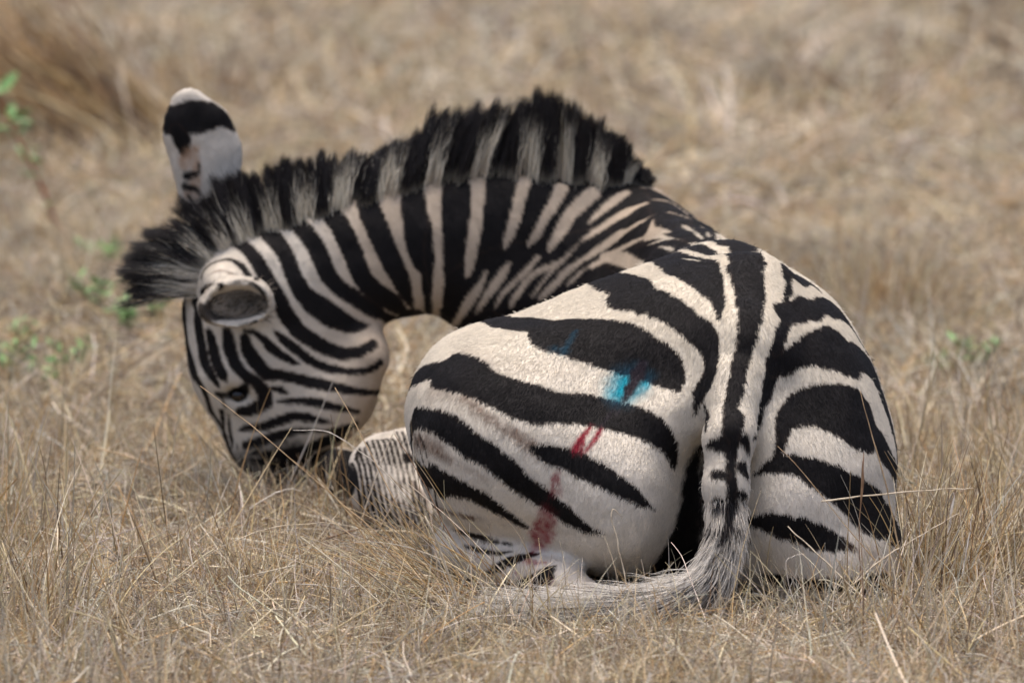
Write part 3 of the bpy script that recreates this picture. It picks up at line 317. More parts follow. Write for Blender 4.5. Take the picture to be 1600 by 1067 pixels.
('w', 0, 1, [(0.2397, 0.8263, 0.4806, 0.0028), (0.2245, 0.828, 0.4727, 0.0042), (0.2096, 0.8389, 0.4632, 0.0053), (0.1949, 0.8552, 0.4526, 0.0058), (0.1797, 0.8684, 0.4414, 0.0099), (0.1685, 0.8739, 0.4328, 0.0084), (0.1569, 0.8775, 0.4238, 0.0074), (0.146, 0.8797, 0.4155, 0.0069), (0.1318, 0.8819, 0.4052, 0.0064), (0.1189, 0.8832, 0.396, 0.006), (0.1066, 0.8836, 0.3883, 0.0061), (0.0952, 0.8831, 0.3806, 0.0063), (0.0848, 0.8817, 0.3708, 0.0064), (0.0748, 0.8803, 0.3603, 0.0063), (0.0639, 0.8793, 0.3494, 0.0058), (0.0544, 0.8787, 0.3399, 0.005), (0.0442, 0.8788, 0.3313, 0.0025)]),
('w', 0, 1, [(0.2445, 0.7395, 0.4721, 0.0016), (0.2299, 0.7617, 0.462, 0.0026), (0.2153, 0.7834, 0.4515, 0.0035), (0.2006, 0.8081, 0.4395, 0.0043), (0.1859, 0.8331, 0.4265, 0.0049), (0.1713, 0.8519, 0.4132, 0.0082), (0.156, 0.8622, 0.4012, 0.0055), (0.1389, 0.8706, 0.3914, 0.0044), (0.1223, 0.8758, 0.3818, 0.0039), (0.1083, 0.8766, 0.37, 0.0032), (0.0951, 0.8763, 0.3576, 0.0026)]),
('w', 0, 1, [(-0.0442, 0.8835, 0.377, 0.0023), (-0.0508, 0.8841, 0.3629, 0.0052), (-0.0578, 0.8859, 0.3491, 0.0075), (-0.0661, 0.8891, 0.3365, 0.0086), (-0.0749, 0.8943, 0.3235, 0.0088), (-0.0837, 0.9035, 0.3079, 0.0084), (-0.0922, 0.9186, 0.2917, 0.0076), (-0.0995, 0.9501, 0.2754, 0.0067), (-0.0993, 0.9511, 0.2748, 0.0061), (-0.0958, 0.9633, 0.2692, 0.0067), (-0.0912, 0.9758, 0.2649, 0.0067), (-0.0858, 0.9882, 0.2617, 0.0067), (-0.0794, 1.0005, 0.2597, 0.0067), (-0.0723, 1.0124, 0.2587, 0.0067), (-0.0645, 1.024, 0.2588, 0.0067), (-0.0561, 1.0351, 0.2598, 0.0067), (-0.047, 1.0455, 0.2617, 0.0067), (-0.0373, 1.0552, 0.2646, 0.0067)]),
('w', 0, 1, [(-0.0034, 0.8857, 0.3939, 0.0023), (-0.01, 0.8843, 0.384, 0.0053), (-0.017, 0.8832, 0.3736, 0.0075), (-0.0253, 0.8826, 0.3619, 0.0076), (-0.034, 0.8831, 0.3495, 0.0069), (-0.0429, 0.8849, 0.3367, 0.0067), (-0.051, 0.8883, 0.3245, 0.0063), (-0.0613, 0.8965, 0.3059, 0.0038)]),
('w', 0, 1, [(0.0442, 0.8889, 0.4037, 0.0035), (0.0361, 0.8869, 0.3939, 0.0044), (0.0272, 0.885, 0.3837, 0.005), (0.0155, 0.8831, 0.3719, 0.0045), (0.0034, 0.8816, 0.3601, 0.0038), (-0.0074, 0.8811, 0.3499, 0.0038), (-0.017, 0.8816, 0.3394, 0.0038), (-0.0242, 0.8831, 0.3273, 0.0032), (-0.0306, 0.8861, 0.3145, 0.0025)]),
('w', 0, 1, [(0.0884, 0.8887, 0.3986, 0.0018), (0.078, 0.8867, 0.3895, 0.0025), (0.068, 0.8848, 0.3803, 0.003), (0.0593, 0.883, 0.3706, 0.003), (0.051, 0.8813, 0.3602, 0.0028), (0.0425, 0.88, 0.3486, 0.0024), (0.034, 0.8793, 0.3364, 0.002)]),
('k', 0, 1, [(-0.2132, 0.9908, 0.4502, 0.0193), (-0.2196, 0.9853, 0.4613, 0.0193), (-0.2258, 0.9791, 0.4723, 0.0193), (-0.2316, 0.972, 0.4828, 0.0193), (-0.2369, 0.9636, 0.4925, 0.0193), (-0.2416, 0.9537, 0.501, 0.0193), (-0.2454, 0.9422, 0.5075, 0.0193), (-0.248, 0.9294, 0.5113, 0.0193), (-0.2494, 0.916, 0.5116, 0.0193), (-0.2495, 0.9026, 0.5083, 0.0216), (-0.2491, 0.8962, 0.5053, 0.0187), (-0.2449, 0.8804, 0.4937, 0.0193), (-0.2406, 0.8712, 0.4821, 0.0198), (-0.2339, 0.8636, 0.4675, 0.02), (-0.2269, 0.8586, 0.4532, 0.0198), (-0.2201, 0.8545, 0.4365, 0.0194), (-0.2134, 0.8523, 0.42, 0.0189), (-0.2064, 0.852, 0.4054, 0.0185), (-0.1999, 0.8532, 0.3924, 0.018), (-0.1899, 0.8578, 0.371, 0.0162), (-0.1841, 0.8635, 0.3544, 0.0139), (-0.1784, 0.8719, 0.3376, 0.0108), (-0.1685, 0.8902, 0.3156, 0.0036), (-0.1646, 0.9008, 0.3078, 0.0108), (-0.1612, 0.9128, 0.3019, 0.0108), (-0.1582, 0.9259, 0.2987, 0.0108), (-0.1554, 0.9394, 0.2986, 0.0108), (-0.1524, 0.9526, 0.3013, 0.0108), (-0.149, 0.9653, 0.3059, 0.0108), (-0.145, 0.9773, 0.3119, 0.0108), (-0.1404, 0.9885, 0.3187, 0.0108), (-0.1351, 0.999, 0.3263, 0.0108)]),
('k', 0, 1, [(-0.392, 0.9494, 0.4168, 0.0178), (-0.3857, 0.9458, 0.4288, 0.0178), (-0.3793, 0.9419, 0.4407, 0.0178), (-0.3727, 0.9372, 0.452, 0.0178), (-0.3654, 0.9313, 0.4622, 0.0178), (-0.3574, 0.9241, 0.471, 0.0178), (-0.3488, 0.9156, 0.4777, 0.0178), (-0.3395, 0.9064, 0.4821, 0.0178), (-0.3297, 0.897, 0.4841, 0.0178), (-0.3193, 0.8877, 0.4835, 0.0151), (-0.3087, 0.8794, 0.4809, 0.0178), (-0.2999, 0.8678, 0.4713, 0.0179), (-0.2913, 0.8595, 0.46, 0.0182), (-0.2841, 0.8535, 0.4474, 0.0182), (-0.2776, 0.8487, 0.4343, 0.0181), (-0.2715, 0.8453, 0.4214, 0.0181), (-0.2657, 0.8432, 0.4077, 0.0181), (-0.2606, 0.842, 0.3915, 0.0172), (-0.254, 0.8429, 0.3752, 0.0165), (-0.2432, 0.8465, 0.3607, 0.0173), (-0.2306, 0.8523, 0.3478, 0.0182), (-0.2168, 0.8597, 0.3372, 0.0185), (-0.2038, 0.8684, 0.3279, 0.0175), (-0.1872, 0.8888, 0.3106, 0.011), (-0.1804, 0.8994, 0.3046, 0.0175), (-0.1739, 0.9109, 0.3001, 0.0175), (-0.1677, 0.9231, 0.2979, 0.0175), (-0.1616, 0.9356, 0.298, 0.0175), (-0.1555, 0.9479, 0.3001, 0.0175), (-0.1493, 0.96, 0.3035, 0.0175), (-0.1429, 0.9719, 0.3072, 0.0175), (-0.1366, 0.9838, 0.3109, 0.0175), (-0.13, 0.9955, 0.3149, 0.0175)]),
('k', 0, 1, [(-0.4569, 0.9428, 0.398, 0.0152), (-0.449, 0.9391, 0.4089, 0.0152), (-0.441, 0.9346, 0.4194, 0.0152), (-0.4328, 0.9295, 0.4294, 0.0152), (-0.4243, 0.9234, 0.4388, 0.0152), (-0.4156, 0.9165, 0.4472, 0.0152), (-0.4065, 0.9089, 0.4546, 0.0152), (-0.3969, 0.9007, 0.4603, 0.0152), (-0.3868, 0.8921, 0.4646, 0.0152), (-0.376, 0.8836, 0.467, 0.013), (-0.3698, 0.8792, 0.4674, 0.0153), (-0.3592, 0.8636, 0.4593, 0.0152), (-0.3483, 0.8539, 0.4493, 0.0159), (-0.3384, 0.8472, 0.4379, 0.0164), (-0.3311, 0.8421, 0.4252, 0.0164), (-0.3248, 0.8379, 0.412, 0.0163), (-0.319, 0.8348, 0.3986, 0.0164), (-0.3129, 0.8331, 0.3854, 0.0163), (-0.3054, 0.8332, 0.3727, 0.0153), (-0.2962, 0.8348, 0.3611, 0.0144), (-0.2844, 0.8376, 0.3518, 0.0143), (-0.271, 0.8415, 0.3428, 0.0144), (-0.2559, 0.8477, 0.3311, 0.0146), (-0.2409, 0.8563, 0.3196, 0.0141), (-0.2289, 0.8658, 0.3114, 0.0116), (-0.2177, 0.8781, 0.3038, 0.0092), (-0.2102, 0.8888, 0.2993, 0.0116), (-0.2035, 0.9005, 0.2963, 0.0116), (-0.1973, 0.9129, 0.2949, 0.0116), (-0.1913, 0.9255, 0.2952, 0.0116), (-0.1854, 0.9378, 0.2971, 0.0116), (-0.1793, 0.9496, 0.3012, 0.0116), (-0.1731, 0.9607, 0.3071, 0.0116), (-0.1667, 0.971, 0.314, 0.0116), (-0.1601, 0.9805, 0.3217, 0.0116)]),
('k', 0, 1, [(-0.5334, 0.891, 0.3839, 0.016), (-0.5252, 0.8912, 0.3953, 0.016), (-0.5158, 0.8909, 0.4056, 0.016), (-0.5056, 0.8904, 0.4152, 0.016), (-0.4948, 0.8897, 0.424, 0.016), (-0.4834, 0.8888, 0.4321, 0.016), (-0.4713, 0.8876, 0.4389, 0.016), (-0.4585, 0.8862, 0.444, 0.016), (-0.4451, 0.8846, 0.4478, 0.016), (-0.4316, 0.883, 0.4511, 0.0108), (-0.4224, 0.8819, 0.4532, 0.0162), (-0.4098, 0.8578, 0.4465, 0.0176), (-0.3984, 0.8452, 0.4365, 0.016), (-0.3889, 0.837, 0.4259, 0.015), (-0.3785, 0.8269, 0.4069, 0.0148), (-0.3748, 0.8225, 0.3965, 0.0151), (-0.3699, 0.8186, 0.3843, 0.0157), (-0.3647, 0.8166, 0.3735, 0.0159), (-0.3583, 0.8155, 0.3614, 0.0161), (-0.3515, 0.8157, 0.3506, 0.0165), (-0.3405, 0.8178, 0.3391, 0.0182), (-0.3281, 0.8213, 0.329, 0.0199), (-0.3135, 0.826, 0.3175, 0.0205), (-0.298, 0.831, 0.3068, 0.0198), (-0.2825, 0.8358, 0.2977, 0.0168), (-0.2678, 0.8396, 0.2915, 0.0129), (-0.2556, 0.8441, 0.2906, 0.009), (-0.2443, 0.8513, 0.2912, 0.0047)]),
('k', 0, 1, [(-0.475, 0.8742, 0.437, 0.0072), (-0.4637, 0.8519, 0.434, 0.0113), (-0.4533, 0.8407, 0.4287, 0.0121), (-0.4445, 0.8331, 0.4225, 0.0123), (-0.4359, 0.8259, 0.414, 0.0126), (-0.4265, 0.8177, 0.4, 0.0135), (-0.417, 0.8112, 0.3839, 0.0142), (-0.4075, 0.807, 0.3684, 0.0142), (-0.3984, 0.8046, 0.3524, 0.0143), (-0.3901, 0.8036, 0.3352, 0.0148), (-0.3817, 0.8043, 0.3182, 0.0152), (-0.3721, 0.8062, 0.3031, 0.0149), (-0.3617, 0.8089, 0.29, 0.0143), (-0.3503, 0.8121, 0.28, 0.0139), (-0.3384, 0.8156, 0.2717, 0.0134), (-0.3269, 0.8188, 0.2637, 0.013), (-0.3149, 0.8217, 0.2568, 0.0126), (-0.3017, 0.823, 0.2513, 0.0122), (-0.2879, 0.8224, 0.2481, 0.0117), (-0.2742, 0.8206, 0.2479, 0.0112), (-0.2607, 0.8188, 0.2505, 0.0107), (-0.2479, 0.8198, 0.2564, 0.0101), (-0.2354, 0.8269, 0.2628, 0.0095)]),
('k', 0, 1, [(-0.4525, 0.7962, 0.2929, 0.0018), (-0.4322, 0.796, 0.2871, 0.0045), (-0.4222, 0.7964, 0.2783, 0.0069), (-0.4121, 0.7974, 0.268, 0.009), (-0.4021, 0.799, 0.2587, 0.0089), (-0.3921, 0.8012, 0.2502, 0.0081), (-0.3817, 0.804, 0.2429, 0.0074), (-0.3721, 0.8068, 0.2371, 0.0063), (-0.3594, 0.8106, 0.2313, 0.0014)]),
('k', 0, 1, [(-0.4036, 0.7996, 0.2944, 0.0021), (-0.3886, 0.8023, 0.2774, 0.0081), (-0.3775, 0.805, 0.2677, 0.0089), (-0.3653, 0.8084, 0.2575, 0.009), (-0.3538, 0.8117, 0.247, 0.0086), (-0.3419, 0.8147, 0.2374, 0.0081), (-0.3291, 0.8164, 0.2304, 0.0081), (-0.3149, 0.8158, 0.2252, 0.0081), (-0.2984, 0.8138, 0.2214, 0.0073), (-0.281, 0.8118, 0.2191, 0.0063), (-0.2634, 0.8114, 0.2178, 0.0062), (-0.2472, 0.8136, 0.2187, 0.0065), (-0.2347, 0.8168, 0.2242, 0.0071), (-0.2236, 0.8212, 0.2311, 0.0077)]),
('k', 0, 1, [(-0.4518, 0.7954, 0.2804, 0.0081), (-0.4493, 0.7948, 0.2692, 0.0106), (-0.4459, 0.7944, 0.2582, 0.0126), (-0.4399, 0.7942, 0.2478, 0.0129), (-0.4325, 0.7945, 0.2376, 0.0125), (-0.425, 0.7955, 0.2269, 0.0122), (-0.4159, 0.7973, 0.2182, 0.0118), (-0.4033, 0.7998, 0.2153, 0.011), (-0.389, 0.8032, 0.2137, 0.0101), (-0.3742, 0.807, 0.2099, 0.0098), (-0.3589, 0.8099, 0.2056, 0.0099), (-0.3437, 0.8103, 0.2012, 0.0104), (-0.3284, 0.8083, 0.1973, 0.0108), (-0.3133, 0.8063, 0.195, 0.0103), (-0.2978, 0.8048, 0.1928, 0.0093), (-0.2809, 0.8049, 0.1891, 0.0082), (-0.2641, 0.8089, 0.1852, 0.0069), (-0.2489, 0.817, 0.1825, 0.0058), (-0.2342, 0.8339, 0.1788, 0.0048), (-0.2288, 0.8466, 0.1776, 0.0058), (-0.2262, 0.8601, 0.1772, 0.0058), (-0.2261, 0.8738, 0.1773, 0.0058), (-0.2287, 0.8874, 0.1779, 0.0058), (-0.234, 0.9, 0.1788, 0.0058), (-0.2419, 0.9111, 0.18, 0.0058), (-0.2518, 0.9207, 0.1813, 0.0058), (-0.2632, 0.9286, 0.1827, 0.0058), (-0.2754, 0.9351, 0.184, 0.0058)]),
('k', 0, 1, [(-0.4814, 0.8001, 0.2898, 0.0093), (-0.48, 0.799, 0.2773, 0.011), (-0.4781, 0.7981, 0.2645, 0.0121), (-0.4747, 0.7965, 0.2507, 0.0118), (-0.4696, 0.7929, 0.2379, 0.0109), (-0.4619, 0.7899, 0.2273, 0.0102), (-0.4527, 0.7898, 0.2179, 0.0099), (-0.4425, 0.792, 0.2104, 0.0102), (-0.4328, 0.7949, 0.2032, 0.0108), (-0.4196, 0.8005, 0.185, 0.0135), (-0.4182, 0.8044, 0.1671, 0.0137), (-0.437, 0.8074, 0.1544, 0.0112), (-0.4493, 0.8087, 0.1513, 0.0107), (-0.4609, 0.81, 0.1488, 0.0096), (-0.4731, 0.8183, 0.1403, 0.0033)]),
('k', 0, 1, [(-0.5134, 0.8122, 0.286, 0.0077), (-0.5104, 0.81, 0.2746, 0.0098), (-0.5073, 0.8082, 0.2627, 0.0114), (-0.5042, 0.8067, 0.249, 0.0117), (-0.5006, 0.8043, 0.2359, 0.0114), (-0.4902, 0.7972, 0.2165, 0.0103), (-0.4842, 0.7956, 0.2058, 0.0042)]),
('k', 0, 1, [(-0.406, 0.8017, 0.1934, 0.0041), (-0.3926, 0.8043, 0.1884, 0.007), (-0.3809, 0.8065, 0.1832, 0.0029)]),
('k', 0, 1, [(-0.3968, 0.8052, 0.1697, 0.0022), (-0.3793, 0.807, 0.1683, 0.0055), (-0.3664, 0.8076, 0.1693, 0.0065), (-0.3522, 0.8065, 0.1701, 0.0072), (-0.3386, 0.8042, 0.1685, 0.0083), (-0.325, 0.8019, 0.1658, 0.009), (-0.3121, 0.8007, 0.1627, 0.0085), (-0.2979, 0.8012, 0.159, 0.0073), (-0.2801, 0.8055, 0.1548, 0.0059), (-0.2611, 0.8177, 0.1491, 0.0044)]),
('k', 0, 1, [(-0.4694, 0.8298, 0.1105, 0.0023), (-0.4547, 0.8201, 0.1175, 0.0077), (-0.4402, 0.8148, 0.1198, 0.0084), (-0.4238, 0.811, 0.1227, 0.0085), (-0.4078, 0.8087, 0.129, 0.0089), (-0.3931, 0.8079, 0.1354, 0.0093), (-0.3727, 0.8085, 0.1422, 0.0093), (-0.3594, 0.8078, 0.1422, 0.0091), (-0.3455, 0.8057, 0.141, 0.0086), (-0.3331, 0.8038, 0.1388, 0.0072), (-0.3218, 0.8027, 0.1364, 0.0054), (-0.3032, 0.8034, 0.1335, 0.0015)]),
('k', 0, 1, [(-0.4553, 0.8284, 0.0866, 0.0075), (-0.4414, 0.8209, 0.0923, 0.0086), (-0.4275, 0.816, 0.0976, 0.0094), (-0.4138, 0.8131, 0.1026, 0.0097), (-0.4002, 0.8117, 0.1071, 0.0095), (-0.3866, 0.8115, 0.1109, 0.0088), (-0.373, 0.8122, 0.1139, 0.0077), (-0.3597, 0.8125, 0.116, 0.0066), (-0.3458, 0.811, 0.1175, 0.0057), (-0.3305, 0.8086, 0.118, 0.0052), (-0.3152, 0.8073, 0.1182, 0.0053), (-0.301, 0.8082, 0.1194, 0.0071), (-0.2882, 0.8115, 0.1209, 0.0092), (-0.2681, 0.8231, 0.1256, 0.0085)]),
('k', 0, 1, [(-0.4178, 0.8221, 0.0705, 0.0105), (-0.3988, 0.8205, 0.0732, 0.0093), (-0.3804, 0.8217, 0.0758, 0.0085), (-0.363, 0.8239, 0.0791, 0.0087), (-0.3465, 0.8265, 0.0835, 0.0096), (-0.3309, 0.8252, 0.0905, 0.0123), (-0.3157, 0.8202, 0.0985, 0.0147), (-0.3003, 0.8185, 0.1042, 0.0161), (-0.2851, 0.8222, 0.1085, 0.009)]),
('k', 0, 1, [(-0.4012, 0.8298, 0.0517, 0.0112), (-0.3842, 0.8303, 0.0548, 0.0127), (-0.3673, 0.8335, 0.0579, 0.0145), (-0.35, 0.8388, 0.0616, 0.017), (-0.3337, 0.8472, 0.0656, 0.0108), (-0.3198, 0.8541, 0.071, 0.0093), (-0.3066, 0.8561, 0.0777, 0.0072)]),
('k', 0, 1, [(-0.4829, 0.891, 0.4319, 0.0177), (-0.4944, 0.8905, 0.4241, 0.0177), (-0.5055, 0.8898, 0.4155, 0.0177), (-0.5159, 0.889, 0.4062, 0.0177), (-0.5255, 0.8879, 0.3961, 0.0177), (-0.5338, 0.8864, 0.385, 0.0177), (-0.541, 0.8848, 0.3732, 0.0177), (-0.5471, 0.8829, 0.3608, 0.0177), (-0.5518, 0.8809, 0.3478, 0.0177), (-0.5551, 0.8789, 0.3345, 0.0151), (-0.5572, 0.8766, 0.3189, 0.0177), (-0.5577, 0.874, 0.3028, 0.0182), (-0.5572, 0.8715, 0.2862, 0.0184), (-0.5561, 0.8687, 0.2693, 0.0182), (-0.5545, 0.8655, 0.2523, 0.0178), (-0.5505, 0.856, 0.237, 0.017), (-0.5457, 0.849, 0.2222, 0.0161), (-0.5399, 0.8426, 0.2083, 0.0151), (-0.5317, 0.8317, 0.196, 0.0102), (-0.5242, 0.8292, 0.1831, 0.009), (-0.5197, 0.834, 0.1702, 0.0075), (-0.5164, 0.8398, 0.157, 0.0061), (-0.5135, 0.851, 0.1413, 0.0076), (-0.506, 0.8513, 0.1308, 0.0054), (-0.4991, 0.8531, 0.1194, 0.0061), (-0.4925, 0.8559, 0.1059, 0.0056), (-0.4874, 0.8579, 0.093, 0.0056), (-0.4835, 0.8594, 0.0797, 0.0056), (-0.4785, 0.8615, 0.0668, 0.0056), (-0.4723, 0.864, 0.0546, 0.0056), (-0.4653, 0.8669, 0.0429, 0.0056), (-0.4577, 0.8701, 0.0316, 0.0056), (-0.4501, 0.8733, 0.0202, 0.0056), (-0.4438, 0.8759, 0.0081, 0.0056), (-0.4369, 0.8786, -0.0037, 0.0056)]),
('k', 0, 1, [(-0.4735, 0.9418, 0.3891, 0.0051), (-0.4866, 0.9368, 0.3888, 0.0051), (-0.4989, 0.9306, 0.388, 0.0051), (-0.5103, 0.9227, 0.3864, 0.0051), (-0.5208, 0.9139, 0.3844, 0.0051), (-0.5299, 0.9039, 0.3813, 0.0051), (-0.5372, 0.8929, 0.377, 0.0051), (-0.5422, 0.8814, 0.3716, 0.0051), (-0.5446, 0.8695, 0.3649, 0.0051), (-0.5444, 0.858, 0.3572, 0.0043), (-0.5409, 0.8451, 0.3467, 0.0051), (-0.5376, 0.8374, 0.3355, 0.0097), (-0.535, 0.8322, 0.3237, 0.0065), (-0.533, 0.8278, 0.305, 0.0102), (-0.5316, 0.8252, 0.2872, 0.0109), (-0.5292, 0.8228, 0.2734, 0.011), (-0.5265, 0.8204, 0.2605, 0.0109), (-0.5236, 0.8185, 0.2449, 0.0108), (-0.5197, 0.8158, 0.2304, 0.0104), (-0.5138, 0.8108, 0.22, 0.0091), (-0.5076, 0.8069, 0.2113, 0.0082), (-0.4982, 0.8048, 0.1962, 0.0051)]),
('k', 0, 1, [(-0.5164, 0.8398, 0.157, 0.0032), (-0.5068, 0.8483, 0.1347, 0.0043), (-0.4998, 0.849, 0.1244, 0.0049), (-0.4938, 0.8515, 0.1128, 0.0043), (-0.4884, 0.8545, 0.0995, 0.0043), (-0.4843, 0.8579, 0.0841, 0.0043), (-0.4805, 0.8609, 0.071, 0.0043), (-0.4753, 0.8646, 0.0587, 0.0043), (-0.4689, 0.8686, 0.0469, 0.0043), (-0.4619, 0.8729, 0.0356, 0.0043), (-0.4547, 0.8773, 0.0245, 0.0043), (-0.4481, 0.8815, 0.013, 0.0043), (-0.4422, 0.8855, 0.001, 0.0043), (-0.4342, 0.8897, -0.0093, 0.0043), (-0.4237, 0.8938, -0.0171, 0.0043)]),
('k', 0, 1, [(-0.4955, 0.8266, 0.1457, 0.0073), (-0.4934, 0.8377, 0.13, 0.0062), (-0.4916, 0.8474, 0.1141, 0.0036), (-0.4915, 0.8663, 0.0951, 0.0048), (-0.4861, 0.8649, 0.0812, 0.0043), (-0.4805, 0.8639, 0.0686, 0.0043), (-0.4734, 0.8633, 0.0566, 0.0043), (-0.4653, 0.8632, 0.0452, 0.0043), (-0.4565, 0.8635, 0.0343, 0.0043), (-0.4475, 0.864, 0.0236, 0.0043), (-0.4388, 0.8641, 0.0128, 0.0043), (-0.4306, 0.8638, 0.0015, 0.0043), (-0.421, 0.8652, -0.0085, 0.0043), (-0.4103, 0.8684, -0.0162, 0.0043)]),
('k', 0, 1, [(-0.4836, 0.8246, 0.1391, 0.0044), (-0.4824, 0.8327, 0.1238, 0.0045), (-0.4811, 0.8396, 0.1086, 0.0052), (-0.4798, 0.8458, 0.0936, 0.0061), (-0.4784, 0.8512, 0.0787, 0.0032)]),
('k', 0, 1, [(-0.4929, 0.8125, 0.1759, 0.004), (-0.4882, 0.8159, 0.1546, 0.0046)]),
('k', 0, 1, [(-0.4724, 0.8349, 0.1026, 0.0026), (-0.4694, 0.8398, 0.0809, 0.0039)]),
('k', 0, 1, [(-0.5259, 0.8294, 0.3774, 0.0029), (-0.5192, 0.832, 0.3924, 0.0039), (-0.5001, 0.8248, 0.4056, 0.0045), (-0.4796, 0.8197, 0.4098, 0.0045), (-0.4589, 0.8091, 0.403, 0.01), (-0.4451, 0.7987, 0.3876, 0.0107), (-0.4308, 0.7349, 0.3873, 0.0046)]),
('k', 0, 1, [(-0.456, 0.7231, 0.3152, 0.0021), (-0.4424, 0.7236, 0.3176, 0.0023), (-0.4292, 0.725, 0.32, 0.0021), (-0.4201, 0.7983, 0.3102, 0.0019), (-0.4086, 0.7997, 0.3129, 0.0014)]),
('b', 0.003, 0.8, [(-0.5122, 0.7905, 0.3873, 0.0013), (-0.4915, 0.7813, 0.398, 0.0033), (-0.4797, 0.7753, 0.396, 0.0025), (-0.4675, 0.7714, 0.3915, 0.0023)]),
('d', 0.003, 1, [(-0.4997, 0.8137, 0.1791, 0.0068), (-0.4811, 0.8138, 0.1774, 0.0065), (-0.4609, 0.8179, 0.1818, 0.0156), (-0.4524, 0.7947, 0.1947, 0.0094)]),
('g', 0.004, 1, [(-0.5096, 0.7271, 0.34, 0.0218), (-0.496, 0.7493, 0.3396, 0.0268), (-0.4807, 0.755, 0.3421, 0.0295), (-0.4614, 0.7568, 0.3455, 0.0308), (-0.4437, 0.756, 0.3487, 0.03), (-0.4263, 0.7421, 0.3528, 0.0169)]),
('w', 0, 1, [(-0.5321, 0.8302, 0.3292, 0.0038), (-0.5148, 0.7235, 0.3567, 0.0058), (-0.5023, 0.7186, 0.3663, 0.0068), (-0.4892, 0.7217, 0.3727, 0.0043), (-0.4756, 0.7225, 0.3789, 0.0037)]),
('k', 0, 1, [(-0.5257, 0.8208, 0.3538, 0.0082), (-0.5079, 0.768, 0.3695, 0.0086), (-0.4868, 0.7125, 0.3822, 0.0056)]),
('d', 0.002, 1, [(-0.4652, 0.7168, 0.389, 0.0022), (-0.4497, 0.7209, 0.3875, 0.0038), (-0.4354, 0.7242, 0.3843, 0.0038), (-0.4237, 0.7237, 0.3764, 0.0038), (-0.4155, 0.7242, 0.366, 0.005), (-0.4134, 0.7368, 0.3418, 0.0033)]),
('k', 0, 1, [(-0.5819, 0.9375, 0.6316, 0.0258), (-0.5711, 0.9313, 0.6327, 0.0234), (-0.558, 0.9276, 0.6348, 0.0268), (-0.5436, 0.9255, 0.637, 0.0297), (-0.5294, 0.925, 0.6385, 0.0284), (-0.5164, 0.9259, 0.6393, 0.0253), (-0.4996, 0.9288, 0.6375, 0.0169), (-0.4869, 0.9331, 0.6311, 0.0137), (-0.4781, 0.9369, 0.6215, 0.0108)]),
('k', 0, 1, [(-0.5695, 0.9292, 0.6142, 0.0138), (-0.5604, 0.927, 0.5973, 0.0164), (-0.5578, 0.9269, 0.5801, 0.0096), (-0.5562, 0.9267, 0.5682, 0.0027)]),
('t', 0.005, 0.8, [(-0.558, 0.9269, 0.5595, 0.0124), (-0.5484, 0.9247, 0.5764, 0.009), (-0.5406, 0.9234, 0.5841, 0.0069), (-0.5381, 0.9229, 0.5727, 0.0068), (-0.5373, 0.9222, 0.5533, 0.0074), (-0.5375, 0.9219, 0.5362, 0.0087), (-0.5404, 0.9223, 0.5211, 0.0118), (-0.5446, 0.9235, 0.5084, 0.0158)]),
('k', 0.003, 1, [(-0.5547, 0.9261, 0.5356, 0.0077), (-0.5375, 0.922, 0.5413, 0.0051)]),
('k', 0.003, 1, [(-0.5584, 0.9278, 0.5181, 0.0071), (-0.5377, 0.9218, 0.5139, 0.0046), (-0.5309, 0.9209, 0.5054, 0.0035)]),
('k', 0.003, 1, [(-0.5322, 0.9217, 0.5569, 0.0024), (-0.5341, 0.9216, 0.5414, 0.0031)]),
('k', 0.003, 1, [(-0.5516, 0.9261, 0.5012, 0.0039), (-0.5448, 0.9241, 0.4911, 0.0037)]),
('k', 0, 1, [(-0.2756, 0.7222, 0.092, 0.0026), (-0.2711, 0.7256, 0.094, 0.0036), (-0.2701, 0.7154, 0.0926, 0.0032), (-0.2626, 0.5393, 0.1121, 0.0032), (-0.2595, 0.5219, 0.1021, 0.0053), (-0.2567, 0.5109, 0.0908, 0.0047), (-0.2544, 0.5044, 0.0786, 0.0047), (-0.252, 0.5017, 0.0657, 0.0046), (-0.249, 0.5024, 0.0521, 0.0052), (-0.2457, 0.5084, 0.0374, 0.003), (-0.2379, 0.5079, 0.0279, 0.0034), (-0.2295, 0.5071, 0.0184, 0.0032)]),
('k', 0, 1, [(-0.2539, 0.5561, 0.1311, 0.0025), (-0.2554, 0.5586, 0.1304, 0.0036), (-0.2569, 0.5484, 0.1249, 0.0058), (-0.2533, 0.5258, 0.1148, 0.0045), (-0.2503, 0.5119, 0.104, 0.0041), (-0.2476, 0.5024, 0.0925, 0.0039), (-0.2453, 0.4968, 0.0801, 0.0039), (-0.2429, 0.4939, 0.0673, 0.0041), (-0.2398, 0.4928, 0.0541, 0.0047), (-0.2364, 0.4939, 0.0404, 0.003), (-0.2328, 0.5014, 0.0254, 0.0028), (-0.225, 0.4999, 0.0151, 0.0031)]),
('k', 0, 1, [(-0.251, 0.5663, 0.1362, 0.0025), (-0.2518, 0.562, 0.1347, 0.0045), (-0.2477, 0.5354, 0.1272, 0.004), (-0.2442, 0.5174, 0.1164, 0.0037), (-0.2412, 0.5051, 0.1054, 0.0036), (-0.2386, 0.4968, 0.0936, 0.0035), (-0.2363, 0.4913, 0.0812, 0.0036), (-0.2338, 0.4873, 0.0686, 0.0039), (-0.2307, 0.4836, 0.0559, 0.0046), (-0.2272, 0.4802, 0.0432, 0.0054), (-0.2234, 0.4791, 0.03, 0.0028), (-0.2195, 0.4844, 0.0154, 0.0035)]),
